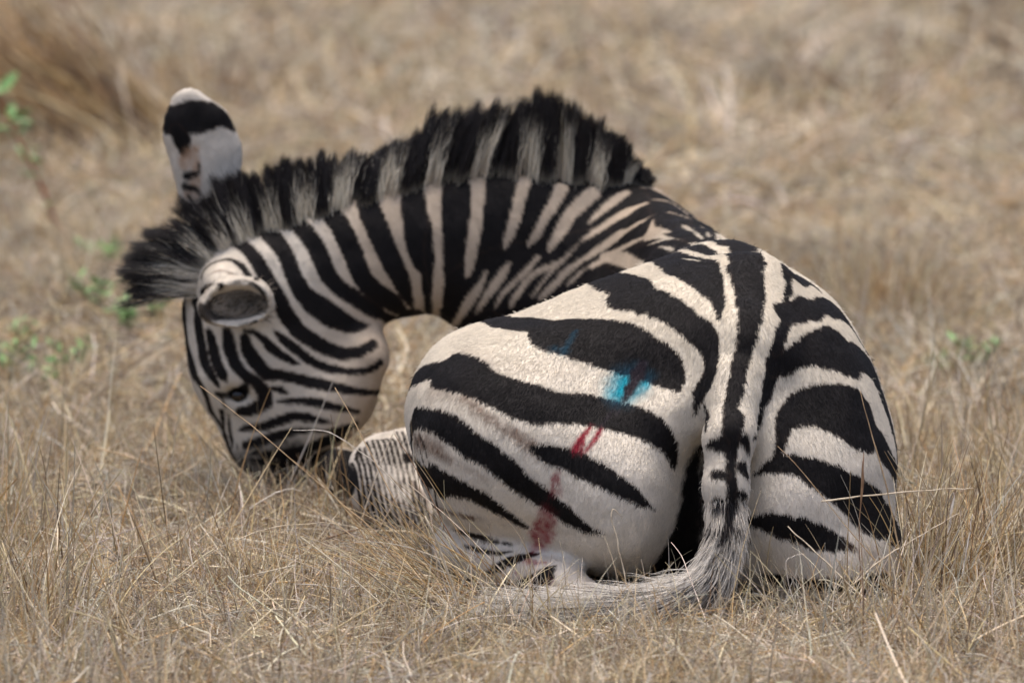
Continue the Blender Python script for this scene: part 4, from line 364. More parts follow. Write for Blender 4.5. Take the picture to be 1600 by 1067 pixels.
('k', 0, 1, [(-0.2422, 0.5557, 0.1402, 0.0025), (-0.2425, 0.5482, 0.1373, 0.0033), (-0.2386, 0.5274, 0.1285, 0.0035), (-0.2352, 0.5117, 0.1175, 0.0034), (-0.2322, 0.5007, 0.1062, 0.0033), (-0.2296, 0.493, 0.0943, 0.0033), (-0.2273, 0.4867, 0.0822, 0.0035), (-0.2248, 0.4809, 0.0699, 0.0039), (-0.2216, 0.4745, 0.0578, 0.0043), (-0.2181, 0.469, 0.0455, 0.0046), (-0.2142, 0.4656, 0.0327, 0.0047), (-0.2102, 0.4664, 0.0192, 0.0026)]),
('k', 0, 1, [(-0.2378, 0.5684, 0.1456, 0.0025), (-0.2381, 0.5655, 0.145, 0.0028), (-0.2334, 0.5405, 0.1388, 0.0031), (-0.2296, 0.5222, 0.1293, 0.0032), (-0.2262, 0.5081, 0.1182, 0.0032), (-0.2233, 0.498, 0.1068, 0.0032), (-0.2206, 0.49, 0.0949, 0.0032), (-0.2183, 0.4826, 0.083, 0.0034), (-0.2158, 0.4744, 0.0712, 0.0038), (-0.2126, 0.4664, 0.0594, 0.004), (-0.209, 0.4601, 0.0473, 0.004), (-0.2051, 0.4565, 0.0346, 0.0039), (-0.2012, 0.4566, 0.0212, 0.0039)]),
('k', 0, 1, [(-0.2294, 0.5641, 0.1485, 0.0025), (-0.229, 0.5599, 0.1477, 0.0026), (-0.2244, 0.5358, 0.1397, 0.003), (-0.2206, 0.5191, 0.1297, 0.0031), (-0.2173, 0.5062, 0.1186, 0.0031), (-0.2143, 0.4966, 0.1071, 0.0032), (-0.2117, 0.4879, 0.0954, 0.0032), (-0.2093, 0.4785, 0.0838, 0.0034), (-0.2068, 0.4685, 0.0724, 0.0036), (-0.2036, 0.4598, 0.0608, 0.0036), (-0.2, 0.4534, 0.0486, 0.0035), (-0.1961, 0.4499, 0.036, 0.0035), (-0.1921, 0.4495, 0.0226, 0.0034)]),
('k', 0, 1, [(-0.2214, 0.5602, 0.15, 0.0025), (-0.22, 0.5552, 0.1489, 0.0026), (-0.2154, 0.5336, 0.1402, 0.003), (-0.2116, 0.5179, 0.1298, 0.0031), (-0.2083, 0.5059, 0.1187, 0.0032), (-0.2054, 0.4961, 0.1072, 0.0032), (-0.2028, 0.486, 0.0957, 0.0032), (-0.2004, 0.4745, 0.0846, 0.0033), (-0.1978, 0.4634, 0.0734, 0.0034), (-0.1946, 0.4546, 0.0618, 0.0034), (-0.1911, 0.4485, 0.0496, 0.0033), (-0.1872, 0.4448, 0.037, 0.0032), (-0.1832, 0.4439, 0.0238, 0.0032)]),
('k', 0, 1, [(-0.2143, 0.5585, 0.1507, 0.0025), (-0.211, 0.5535, 0.1495, 0.0028), (-0.2065, 0.5331, 0.1403, 0.0032), (-0.2027, 0.5183, 0.1297, 0.0033), (-0.1995, 0.5068, 0.1185, 0.0033), (-0.1965, 0.4964, 0.1071, 0.0032), (-0.1939, 0.4846, 0.096, 0.0031), (-0.1914, 0.4712, 0.0853, 0.0032), (-0.1889, 0.4596, 0.0742, 0.0033), (-0.1857, 0.4508, 0.0626, 0.0032), (-0.1821, 0.4446, 0.0504, 0.0031), (-0.1782, 0.4406, 0.0379, 0.0031), (-0.1742, 0.4388, 0.0248, 0.0031)]),
('k', 0, 1, [(-0.2068, 0.5594, 0.1513, 0.0025), (-0.2021, 0.5541, 0.1497, 0.003), (-0.1976, 0.5343, 0.14, 0.0033), (-0.1939, 0.52, 0.1293, 0.0034), (-0.1906, 0.5088, 0.1181, 0.0034), (-0.1877, 0.4975, 0.1069, 0.0033), (-0.185, 0.4838, 0.0962, 0.0032), (-0.1825, 0.4688, 0.0858, 0.0032), (-0.18, 0.4571, 0.0747, 0.0032), (-0.1768, 0.4481, 0.0631, 0.0031), (-0.1732, 0.4416, 0.0511, 0.0031), (-0.1693, 0.4369, 0.0386, 0.0031), (-0.1653, 0.4336, 0.0259, 0.0033)]),
('k', 0, 1, [(-0.1981, 0.5612, 0.1515, 0.0028), (-0.1932, 0.5557, 0.1494, 0.0031), (-0.1887, 0.5367, 0.1396, 0.0035), (-0.185, 0.5231, 0.1287, 0.0036), (-0.1817, 0.5118, 0.1175, 0.0036), (-0.1788, 0.4996, 0.1065, 0.0035), (-0.1761, 0.4839, 0.0962, 0.0032), (-0.1736, 0.4677, 0.086, 0.0031), (-0.1711, 0.4553, 0.0751, 0.0031), (-0.1679, 0.4462, 0.0635, 0.0032), (-0.1643, 0.4391, 0.0516, 0.0032), (-0.1604, 0.4332, 0.0394, 0.0032), (-0.1563, 0.4281, 0.0271, 0.0033)]),
('k', 0, 1, [(-0.1892, 0.5888, 0.1565, 0.0025), (-0.1843, 0.5572, 0.1491, 0.0029), (-0.1798, 0.5396, 0.139, 0.0034), (-0.1761, 0.5266, 0.1281, 0.0035), (-0.1729, 0.5155, 0.1168, 0.0036), (-0.17, 0.5027, 0.1058, 0.0037), (-0.1672, 0.4853, 0.0959, 0.0037), (-0.1647, 0.4678, 0.0859, 0.0034), (-0.1622, 0.4547, 0.0752, 0.0033), (-0.159, 0.4449, 0.0638, 0.0032), (-0.1554, 0.4367, 0.0521, 0.0032), (-0.1515, 0.4291, 0.0402, 0.0032), (-0.1474, 0.4227, 0.0282, 0.0031)]),
('k', 0, 1, [(-0.1802, 0.5844, 0.1574, 0.0025), (-0.1754, 0.5577, 0.149, 0.0028), (-0.1709, 0.5416, 0.1386, 0.003), (-0.1673, 0.5296, 0.1275, 0.0032), (-0.1641, 0.5191, 0.1161, 0.0033), (-0.1611, 0.5066, 0.1051, 0.0033), (-0.1584, 0.4886, 0.0952, 0.0041), (-0.1559, 0.4692, 0.0857, 0.0036), (-0.1533, 0.4551, 0.0751, 0.0034), (-0.1501, 0.4441, 0.0639, 0.0032), (-0.1465, 0.4343, 0.0525, 0.0032), (-0.1426, 0.4252, 0.041, 0.0031), (-0.1385, 0.418, 0.0291, 0.003)]),
('k', 0, 1, [(-0.1651, 0.2078, 0.2293, 0.002), (-0.1604, 0.1794, 0.2217, 0.0026), (-0.1561, 0.1591, 0.2126, 0.003), (-0.1525, 0.1458, 0.2023, 0.0032), (-0.1494, 0.1384, 0.1907, 0.0032), (-0.1468, 0.1373, 0.178, 0.0032), (-0.1445, 0.1433, 0.1638, 0.0032), (-0.1427, 0.1658, 0.1464, 0.0032), (-0.1445, 0.4565, 0.0748, 0.0033), (-0.1413, 0.4438, 0.064, 0.0033), (-0.1377, 0.4319, 0.053, 0.0031), (-0.1337, 0.4218, 0.0417, 0.003), (-0.1296, 0.4145, 0.0299, 0.0028)]),
('k', 0, 1, [(-0.1557, 0.159, 0.2386, 0.0021), (-0.1511, 0.1387, 0.2295, 0.0026), (-0.1469, 0.122, 0.2198, 0.003), (-0.1434, 0.1115, 0.2089, 0.0032), (-0.1404, 0.1055, 0.1972, 0.0032), (-0.1377, 0.1036, 0.1846, 0.0032), (-0.1354, 0.1056, 0.1713, 0.0032), (-0.1334, 0.113, 0.1569, 0.0032), (-0.1313, 0.1267, 0.1412, 0.0032), (-0.1287, 0.1543, 0.1227, 0.0031), (-0.1288, 0.43, 0.0534, 0.0031), (-0.1248, 0.4193, 0.0422, 0.003), (-0.118, 0.1805, 0.0782, 0.0027)]),
('k', 0, 1, [(-0.1466, 0.1283, 0.2445, 0.0021), (-0.1421, 0.1102, 0.235, 0.0026), (-0.138, 0.0967, 0.2247, 0.003), (-0.1345, 0.0879, 0.2135, 0.0032), (-0.1315, 0.0825, 0.2017, 0.0032), (-0.1289, 0.0804, 0.1892, 0.0032), (-0.1265, 0.0813, 0.1762, 0.0032), (-0.1245, 0.0859, 0.1623, 0.0032), (-0.1223, 0.0942, 0.1478, 0.0032), (-0.1195, 0.1058, 0.1325, 0.0031), (-0.1164, 0.1262, 0.1154, 0.003), (-0.1131, 0.1677, 0.0939, 0.0029), (-0.1091, 0.1579, 0.0829, 0.0027)]),
('u', 0.004, 0.95, [(0.1028, 0.1219, 0.4067, 0.0035), (0.0931, 0.0992, 0.3946, 0.006), (0.0869, 0.0867, 0.3874, 0.0047), (0.0803, 0.0742, 0.3798, 0.0026)]),
('u', 0.006, 0.55, [(0.0662, 0.0859, 0.3858, 0.0057), (0.0835, 0.0824, 0.3848, 0.0064)]),
('u', 0.02, 1, [(0.1948, 0.0455, 0.3578, 0.0104), (0.1837, 0.0355, 0.3437, 0.026), (0.1774, 0.0288, 0.3362, 0.0253), (0.1709, 0.0211, 0.3288, 0.022)]),
('u', 0.012, 0.8, [(0.2165, 0.0325, 0.3522, 0.0076), (0.2054, 0.0217, 0.3366, 0.0117)]),
('x', 0.004, 1, [(0.2049, 0.0507, 0.3697, 0.0076), (0.1979, 0.0425, 0.3552, 0.0131), (0.1889, 0.0295, 0.3384, 0.01), (0.1832, 0.0212, 0.3294, 0.008), (0.1771, 0.0119, 0.3203, 0.0057)]),
('x', 0.003, 0.8, [(0.1917, 0.0472, 0.3591, 0.002), (0.186, 0.0387, 0.3476, 0.0026), (0.1804, 0.0292, 0.3369, 0.003), (0.1755, 0.0202, 0.3279, 0.0024), (0.1708, 0.011, 0.3195, 0.0016)]),
('x', 0.002, 0.8, [(0.1644, 0.0047, 0.3143, 0.0023), (0.1571, -0.0062, 0.3057, 0.0027), (0.1501, -0.0164, 0.2976, 0.003), (0.1374, -0.0311, 0.2844, 0.0027)]),
('x', 0.002, 0.8, [(0.177, 0.0096, 0.3182, 0.002), (0.1698, -0.0007, 0.3089, 0.0022), (0.1626, -0.0117, 0.2998, 0.0023)]),
('r', 0.003, 1, [(0.1233, -0.03, 0.2858, 0.0043), (0.1161, -0.0376, 0.2769, 0.0052), (0.1092, -0.0441, 0.2679, 0.0059), (0.1035, -0.0495, 0.2586, 0.0062), (0.0982, -0.0539, 0.2491, 0.0065)]),
('r', 0.003, 1, [(0.1389, -0.0337, 0.2817, 0.0042), (0.131, -0.0456, 0.2681, 0.0042), (0.1236, -0.0517, 0.2593, 0.0037), (0.1153, -0.0567, 0.2497, 0.003)]),
('r', 0.003, 1, [(0.1123, -0.0483, 0.2623, 0.0032), (0.1075, -0.057, 0.2465, 0.0042)]),
('r', 0.005, 0.85, [(0.0723, -0.0588, 0.2183, 0.0029), (0.0655, -0.0591, 0.2025, 0.0054), (0.0618, -0.0577, 0.1815, 0.0065)]),
('r', 0.004, 0.6, [(0.0723, -0.0606, 0.2075, 0.0023), (0.0739, -0.0621, 0.1967, 0.0031), (0.0755, -0.0629, 0.1858, 0.004)]),
('r', 0.008, 0.8, [(0.0556, -0.0497, 0.1528, 0.0131), (0.0529, -0.0434, 0.1393, 0.0155), (0.0501, -0.0354, 0.126, 0.0171), (0.0439, -0.0157, 0.1027, 0.0169), (0.0393, -0.0013, 0.0853, 0.0099)]),
('r', 0.005, 0.75, [(0.022, -0.0155, 0.0674, 0.0046), (0.0376, -0.0284, 0.0653, 0.0065), (0.0517, -0.0357, 0.0685, 0.0034)]),
('r', 0.003, 0.6, [(0.0063, -0.0186, 0.0488, 0.0025), (0.0125, -0.0253, 0.0406, 0.0019)]),
('r', 0.004, 0.6, [(0.0469, -0.0594, 0.032, 0.0023), (0.0625, -0.0662, 0.0462, 0.0027)]),
('r', 0.004, 0.6, [(0.0501, -0.0591, 0.0191, 0.0037), (0.0594, -0.0638, 0.0154, 0.0028)]),
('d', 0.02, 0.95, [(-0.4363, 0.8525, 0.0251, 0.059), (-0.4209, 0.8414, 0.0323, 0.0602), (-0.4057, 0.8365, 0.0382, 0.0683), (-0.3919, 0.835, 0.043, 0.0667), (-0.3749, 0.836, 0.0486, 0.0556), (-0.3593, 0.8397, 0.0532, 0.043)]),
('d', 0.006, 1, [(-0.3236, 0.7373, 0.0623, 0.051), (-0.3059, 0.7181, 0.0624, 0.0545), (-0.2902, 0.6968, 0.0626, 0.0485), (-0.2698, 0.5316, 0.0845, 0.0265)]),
]
# ------------------------------------------------------------------ coat pigments
PIG = {'k': (.0075, .0062, .0062), 'b': (.15, .085, .052), 't': (.42, .27, .17), 'd': (.005, .004, .004), 'g': (.07, .058, .046),
       'u': (.0, .28, .36), 'x': (.022, .016, .022), 'r': (.25, .016, .030)}

def hash_noise(p, s, seed):
    """smooth value noise of points p at cell size s, in -1..1"""
    q = p / s + seed * 17.13
    i = np.floor(q).astype(np.int64); f = q - i
    f = f * f * (3 - 2 * f)
    out = np.zeros(len(p))
    for c in range(8):
        o = np.array([(c >> b) & 1 for b in range(3)])
        n = (i + o)
        h = (n[:, 0] * 374761393 + n[:, 1] * 668265263 + n[:, 2] * 2147483647 + seed * 1274126177) & 0x7fffffff
        h = ((h ^ (h >> 13)) * 1103515245 + 12345) & 0x7fffffff
        h = (h ^ (h >> 16)) % 65536 / 32767.5 - 1.0
        w = np.prod(np.where(o == 1, f, 1 - f), axis=1)
        out += w * h
    return out

def paint(p, nrm, jit):
    n = len(p)
    wl = np.clip((p[:, 2] - .06) / .35, 0, 1)[:, None]
    cream = np.array((.64, .575, .46)); pale = np.array((.68, .625, .545)); pink = np.array((.49, .400, .300)); face = np.array((.62, .56, .465))
    col = pale * (1 - wl) + cream * wl
    fr = np.clip((p[:, 1] - .62) / .12, 0, 1)[:, None]               # thinner, pinker hair on the neck
    hd = np.clip((-.24 - p[:, 0]) / .12, 0, 1)[:, None]
    up = np.clip((nrm[:, 2:3] - .3) / .5, 0, 1)
    col = col * (1 - fr) + (pink * (1 - hd) + face * hd) * fr
    ear = (p[:, 0] < -.39) & (p[:, 1] > .89) & (p[:, 2] > .54)
    ek = (np.clip((p[:, 2] - .53) / .03, 0, 1) * ((p[:, 0] < -.39) & (p[:, 1] > .88)))[:, None]
    col = col * (1 - ek) + np.array((.62, .565, .48)) * ek
    col = col * (1 + .07 * hash_noise(p, .05, 3)[:, None] + .05 * hash_noise(p, .012, 5)[:, None])
    low_shade = np.clip((.10 - p[:, 2]) / .08, 0, 1) * np.clip(.55 + .6 * hash_noise(p, .02, 7) + .4 * hash_noise(p, .007, 8), 0, 1)  # brownish shade of grass and thigh, painted into the coat near the ground
    col = col * (1 - low_shade[:, None] * np.array((.30, .38, .48)))
    # far flank and far side of the neck, seen only from elsewhere
    away = (nrm[:, 1] > .25) & (p[:, 1] > .3) & ~ear
    band = np.where(p[:, 1] > .8, np.sin(p[:, 0] * 95 + 1.2 * np.sin(p[:, 2] * 9)), np.sin(p[:, 1] * 55 + 2 * np.sin(p[:, 2] * 6)))
    col[away & (band > 0)] = PIG['k']
    wob = .0022 * hash_noise(p, .012, 11) + .0016 * hash_noise(p, .005, 12) + jit
    wob = wob * np.where(p[:, 1] > .45, .4, 1.0)
    white = col.copy()
    for pg, soft, alpha, row in STROKES:
        A_ = np.array(row)
        if len(A_) < 2:
            continue
        wm = A_[:, 3].max() + .02 + soft
        lo = A_[:, :3].min(0) - wm; hi = A_[:, :3].max(0) + wm
        ids = np.nonzero(((p >= lo) & (p <= hi)).all(1))[0]
        if not len(ids):
            continue
        q = p[ids]
        best = np.full(len(ids), 9.0)
        for i in range(len(A_) - 1):
            a, b = A_[i, :3], A_[i + 1, :3]
            ab = b - a
            t = np.clip(((q - a) @ ab) / max(1e-9, ab @ ab), 0, 1)
            d = np.linalg.norm(q - a - t[:, None] * ab, axis=1) - (A_[i, 3] + (A_[i + 1, 3] - A_[i, 3]) * t)
            best = np.minimum(best, d)
        best = best + wob[ids] * ((1 if soft < .005 else 2) if A_[:, 3].max() > .006 else .35)
        if soft > 0:
            m = np.clip(.5 - best / (2 * soft), 0, 1); m = m * m * (3 - 2 * m) * alpha
            if alpha < 1:
                m = m * np.clip(.9 + .35 * hash_noise(q, .006, 21), 0, 1.2)
        else:
            m = np.clip(.5 - best / .0022, 0, 1) * alpha
        m = np.clip(m, 0, 1)[:, None]
        c = white[ids] if pg == 'w' else np.array(PIG[pg])
        if pg == 'k':
            c = c * (1 + .35 * hash_noise(q, .04, 31)[:, None])
            # the ends of a stripe turn brown where it thins out
            thin = np.clip((best + .005) / .005, 0, 1)[:, None]
            c = c + thin * .5 * np.array((.03, .016, .009))
        if pg == 'u':
            dark = (col[ids].mean(1) < .1)[:, None]
            c = np.where(dark, np.array((.004, .045, .075)), c)
        if pg == 'r':
            dark = (col[ids].mean(1) < .1)[:, None]
            m = np.where(dark, m * .30, m)
        col[ids] = col[ids] * (1 - m) + c * m
    return np.clip(col, .003, .95)

# ------------------------------------------------------------------ helpers for nodes and hair
def new_mat(name):
    m = bpy.data.materials.new(name); m.use_nodes = True
    nt = m.node_tree
    return m, nt, nt.nodes['Principled BSDF']

def tag(o, label=None, cat=None, group=None, kind=None):
    for k, v in (('label', label), ('category', cat), ('group', group), ('kind', kind)):
        if v:
            o[k] = v
    return o

def hair_object(name, pts, radii, tint, mat, parent, nrm=None):
    """pts (n, m, 3), radii (n, m), tint (n, m, 3) per point"""
    n, m = pts.shape[:2]
    hc = bpy.data.hair_curves.new(name)
    hc.add_curves([m] * n)
    hc.attributes['position'].data.foreach_set('vector', np.ascontiguousarray(pts, np.float32).ravel())
    ra = hc.attributes.get('radius') or hc.attributes.new('radius', 'FLOAT', 'POINT')
    ra.data.foreach_set('value', np.ascontiguousarray(radii, np.float32).ravel())
    ta = hc.attributes.new('tint', 'FLOAT_COLOR', 'POINT')
    t4 = np.ones((n, m, 4), np.float32); t4[..., :3] = tint
    ta.data.foreach_set('color', t4.ravel())
    if nrm is not None:
        na = hc.attributes.new('skin_normal', 'FLOAT_VECTOR', 'CURVE')
        na.data.foreach_set('vector', np.ascontiguousarray(nrm, np.float32).ravel())
    hc.materials.append(mat)
    o = bpy.data.objects.new(name, hc)
    COL.objects.link(o)
    o.parent = parent
    return o

def hair_material(name, rough, spec, skin, mixn=.75):
    m, nt, b = new_mat(name)
    a = nt.nodes.new('ShaderNodeAttribute'); a.attribute_name = 'tint'
    nt.links.new(a.outputs['Color'], b.inputs['Base Color'])
    b.inputs['Roughness'].default_value = rough
    b.inputs['Specular IOR Level'].default_value = spec
    if skin:
        k = nt.nodes.new('ShaderNodeAttribute'); k.attribute_name = 'skin_normal'
        g = nt.nodes.new('ShaderNodeNewGeometry')
        mx = nt.nodes.new('ShaderNodeMix'); mx.data_type = 'VECTOR'
        mx.inputs[0].default_value = mixn
        nt.links.new(g.outputs['Normal'], mx.inputs[4]); nt.links.new(k.outputs['Vector'], mx.inputs[5])
        nz = nt.nodes.new('ShaderNodeVectorMath'); nz.operation = 'NORMALIZE'
        nt.links.new(mx.outputs[1], nz.inputs[0]); nt.links.new(nz.outputs[0], b.inputs['Normal'])
    return m
SC.cycles_curves.shape = 'RIBBONS'

# ------------------------------------------------------------------ the zebra
def build_zebra():
    global body_v
    q = body_q
    # slight unevenness of muscle and skin
    gx = np.gradient(field, VOX)
    ii = np.clip(np.round((body_v - LO) / VOX).astype(int), 1, NG - 2)
    gn = np.stack([g_[ii[:, 0], ii[:, 1], ii[:, 2]] for g_ in gx], 1)
    gn /= np.maximum(1e-6, np.linalg.norm(gn, axis=1))[:, None]
    body_v = body_v + gn * (.0048 * hash_noise(body_v, .10, 91) + .0016 * hash_noise(body_v, .03, 92))[:, None]
    me = bpy.data.meshes.new('zebra')
    me.vertices.add(len(body_v)); me.vertices.foreach_set('co', body_v.astype(np.float32).ravel())
    me.loops.add(q.size); me.loops.foreach_set('vertex_index', q.ravel().astype(np.int32))
    me.polygons.add(len(q)); me.polygons.foreach_set('loop_start', np.arange(0, q.size, 4, dtype=np.int32))
    me.update(calc_edges=True)
    me.polygons.foreach_set('use_smooth', np.ones(len(q), bool))
    vn = np.empty(len(body_v) * 3, np.float32)
    me.vertices.foreach_get('normal', vn); vn = vn.reshape(-1, 3).astype(float)
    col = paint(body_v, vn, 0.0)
    ca = me.color_attributes.new('tint', 'FLOAT_COLOR', 'POINT')
    c4 = np.ones((len(body_v), 4), np.float32); c4[:, :3] = col
    ca.data.foreach_set('color', c4.ravel())
    m, nt, b = new_mat('zebra_skin')
    a = nt.nodes.new('ShaderNodeAttribute'); a.attribute_name = 'tint'
    nt.links.new(a.outputs['Color'], b.inputs['Base Color'])
    b.inputs['Roughness'].default_value = .75; b.inputs['Specular IOR Level'].default_value = .2
    me.materials.append(m)
    z = bpy.data.objects.new('zebra', me); COL.objects.link(z)
    tag(z, 'zebra lying on the dry grass with its head turned back to the ground', 'zebra')

    # fur
    rg = np.random.default_rng(11)
    tri = np.concatenate([q[:, [0, 1, 2]], q[:, [0, 2, 3]]])
    P0, P1, P2 = body_v[tri[:, 0]], body_v[tri[:, 1]], body_v[tri[:, 2]]
    fn = np.cross(P1 - P0, P2 - P0); ar = np.linalg.norm(fn, axis=1) / 2
    fnu = fn / np.maximum(1e-12, 2 * ar[:, None])
    cen = (P0 + P1 + P2) / 3
    wgt = ar * np.where(fnu[:, 1] < .35, 1.0, .12) * np.where(cen[:, 2] < .0, 0, 1)
    wgt *= np.where((cen[:, 1] > .6) & (cen[:, 2] < .2) & (cen[:, 0] > 0), .1, 1)
    leg = (cen[:, 0] < -.02) & (cen[:, 1] > .36) & (cen[:, 1] < .75) & (cen[:, 2] < .3)
    wgt = wgt * np.where(leg, 3.5, 1)
    N = FUR_N
    pick = rg.choice(len(tri), N, p=wgt / wgt.sum())
    r1, r2 = np.sqrt(rg.random(N)), rg.random(N)
    bw = np.stack([1 - r1, r1 * (1 - r2), r1 * r2], 1)
    root = (P0[pick] * bw[:, :1] + P1[pick] * bw[:, 1:2] + P2[pick] * bw[:, 2:])
    nr = vn[tri[pick, 0]] * bw[:, :1] + vn[tri[pick, 1]] * bw[:, 1:2] + vn[tri[pick, 2]] * bw[:, 2:]
    nr /= np.linalg.norm(nr, axis=1)[:, None]
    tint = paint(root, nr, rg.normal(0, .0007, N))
    onneck = np.clip((root[:, 1] - .62) / .1, 0, 1)
    side = np.clip((root[:, 0] - .34) * 3, -1, 1)
    flow = np.stack([side * .55 * (1 - onneck) + .45 * onneck, -.55 * (1 - onneck) + .0 * onneck, -np.ones(N)], 1)
    flow[:, 0] += .25 * hash_noise(root, .06, 41); flow[:, 1] += .2 * hash_noise(root, .05, 42)
    flow += rg.normal(0, .16, (N, 3))
    tg = flow - nr * (flow * nr).sum(1)[:, None]
    tg /= np.maximum(1e-6, np.linalg.norm(tg, axis=1))[:, None]
    L = (.0066 * (1 - onneck) + .0050 * onneck) * rg.uniform(.65, 1.3, N)
    L *= np.where((root[:, 2] < .12) & (root[:, 0] < .16), .5, 1) * np.where((root[:, 0] < -.02) & (root[:, 1] > .38) & (root[:, 2] < .3), .75, 1)
    lift = np.clip(rg.normal(.20, .09, N), .05, .7)
    wild = rg.random(N) < .006
    lift[wild] = rg.uniform(.6, 1.3, wild.sum()); L[wild] *= 1.4
    L = L[:, None]; lift = lift[:, None]
    p1 = root + (tg * np.cos(lift * 1.3) + nr * np.sin(lift * 1.3)) * L * .5
    p2 = p1 + (tg * np.cos(lift * .5) + nr * np.sin(lift * .5)) * L * .5
    pts = np.stack([root - nr * .001, p1, p2], 1)
    rad = np.tile(np.array([[.00038, .00032, .00008]]), (N, 1)) * rg.uniform(.7, 1.3, (N, 1))
    var = 1 + rg.normal(0, .075, (N, 1))
    t3 = np.repeat((tint * np.clip(var, .6, 1.5))[:, None, :], 3, 1)
    hair_object('fur', pts, rad, t3, hair_material('zebra_fur', .66, .13, True), z, nr)
    return z, vn

FUR_N = 560000
zebra, body_n = build_zebra()
body_tree = BVHTree.FromPolygons([tuple(v) for v in body_v.tolist()], [tuple(f) for f in body_q.tolist()])
# ------------------------------------------------------------------ mane, forelock, tail hair, eyes
def lerp_table(t, xs, cols):
    return np.stack([np.interp(t, xs, [c[i] for c in cols]) for i in range(len(cols[0]))], 1)

def snap(pts):
    out = []; nn = []
    for p in pts:
        h = body_tree.find_nearest(Vector(p))
        out.append(h[0]); nn.append(h[1])
    return np.array(out), np.array(nn)

def build_mane():
    rg = np.random.default_rng(23)
    # crest from withers to poll: root position, tip position (root plane), depth
    crest = [(1012, 298, 1015, 284, 1.0), (985, 294, 1000, 252, .99), (955, 291, 972, 208, .985), (925, 288, 945, 188, .98), (900, 285, 912, 162, .975), (877, 283, 888, 142, .975),
             (850, 281, 862, 128, .97), (819, 278, 838, 128, .97), (795, 276, 818, 158, .97), (772, 275, 806, 160, .965), (745, 276, 785, 152, .96), (710, 280, 752, 158, .95), (690, 283, 722, 165, .95), (665, 288, 694, 165, .95),
             (640, 294, 662, 205, .935), (607, 302, 622, 225, .925), (575, 311, 586, 238, .92), (540, 322, 546, 246, .915), (505, 333, 502, 254, .905), (470, 343, 458, 258, .90),
             (430, 352, 412, 266, .89), (395, 365, 362, 284, .885), (365, 380, 315, 308, .88), (340, 395, 262, 342, .875), (322, 408, 218, 386, .87), (308, 425, 192, 425, .865), (302, 442, 200, 470, .86)]
    R0 = np.array([A(c[0], c[1], c[4]) for c in crest]); R1 = np.array([A(c[2], c[3], c[4]) for c in crest])
    seg = np.r_[0, np.cumsum(np.linalg.norm(np.diff(R0, axis=0), axis=1))]; T = seg[-1]
    NC = 380
    ct = np.sort(rg.random(NC)) * T
    cy = rg.uniform(-1, 1, NC)
    clen = (rg.normal(1.02, .10, NC) - .08 * np.abs(cy)) * np.interp(ct / T, [0, .45, .62, .8, 1], [.86, .84, .90, 1.0, 1.0])
    cjit = rg.normal(0, .008, (NC, 3))
    N = 42000
    ci = rg.integers(0, NC, N)
    t = np.clip(ct[ci] + rg.normal(0, .0045, N), 0, T)
    yy = np.clip(cy[ci] + rg.normal(0, .35, N), -1.25, 1.1)
    half = np.interp(t, [0, .05, .2, T - .15, T - .05, T], [.008, .013, .018, .018, .022, .024])
    base = lerp_table(t, seg, R0)
    base[:, 1] += yy * half
    base[:, 2] -= .007 * np.abs(yy) ** 2 + .016 * (yy < -.3) * rg.random(N) ** 2
    tipd = lerp_table(ct[ci], seg, R1) - lerp_table(ct[ci], seg, R0)
    root, nr = snap(base)
    ln = np.linalg.norm(tipd, axis=1)
    ctip = lerp_table(ct[ci], seg, R0) + tipd * clen[ci][:, None] + cjit[ci]
    ctip[:, 1] += cy[ci] * (.012 + .07 * ln)
    own = root + tipd * (clen[ci] * rg.uniform(.72, 1.08, N))[:, None]
    own[:, 1] += yy * (.008 + .07 * ln)
    tip = own * .30 + ctip * .70 + rg.normal(0, .0045, (N, 3))
    short = rg.random(N) < .25
    tip[short] = root[short] + (tip[short] - root[short]) * rg.uniform(.45, .8, (short.sum(), 1))
    M = 6
    s = np.linspace(0, 1, M)
    out = nr * .010
    pts = np.stack([root + (tip - root) * k + out * np.sin(k * math.pi) * .7 for k in s], 1)
    pts[:, 1:-1] += rg.normal(0, .0013, (N, M - 2, 3))
    pts[:, 0] -= nr * .003
    rad = np.tile(np.array([[.00040, .00042, .0004, .00034, .00024, .00008]]), (N, 1)) * rg.uniform(.7, 1.35, (N, 1))
    # colour follows the neck stripes at the root, darker towards the tips
    fr, fn = snap(base + np.array((0, -.01, -.012)))
    rc = paint(fr, fn, np.zeros(N))
    k0 = np.array([c[0] for c in crest], float)
    cx = np.interp(t, seg, k0)                                         # position along the crest, in stripe units
    dark = np.ones(N, bool)
    for c_, h_ in ((978, 6), (927, 11), (877, 12), (819, 13), (745, 15), (675, 15), (607, 15), (537, 15), (480, 13), (431, 13), (390, 10), (362, 8), (338, 4), (318, 6), (305, 3)):
        dark &= np.abs(cx - c_ + rg.normal(0, 1.6, N)) > h_
    x = root[:, 0]
    wh = np.array((.68, .62, .49)) * rg.uniform(.8, 1.15, (N, 1))
    bk = np.array((.011, .0085, .0085)) * rg.uniform(.6, 1.6, (N, 1))
    brn = np.array((.035, .018, .012))
    lit = np.clip(1 - np.abs(x + .26) / .10, 0, 1)                    # sunlight on the tips near the middle of the crest, painted as paler hair
    start = np.where(dark, 0, np.clip(rg.normal(.64, .10, N) + .25 * lit * rg.random(N), .3, 1.4))
    pole = np.clip((-.335 - x) / .06, 0, 1)
    start = np.where(dark, 0, start - .40 * pole * rg.random(N))
    tint = np.zeros((N, M, 3))
    for j, k in enumerate(s):
        m = np.clip((k - start) / .14 + .5, 0, 1)[:, None]
        c = wh * (1 - m) + bk * m
        if k > .8:
            c = c * .8 + brn * .2 * (rg.random((N, 1)) < .5)
        if k < .5 and k > -1:
            g_ = max(0.0, .75 - 1.6 * k)
            c = np.where(dark[:, None] | (rc.mean(1) < .12)[:, None], c, c * (1 - g_) + rc * g_)
        tint[:, j] = c
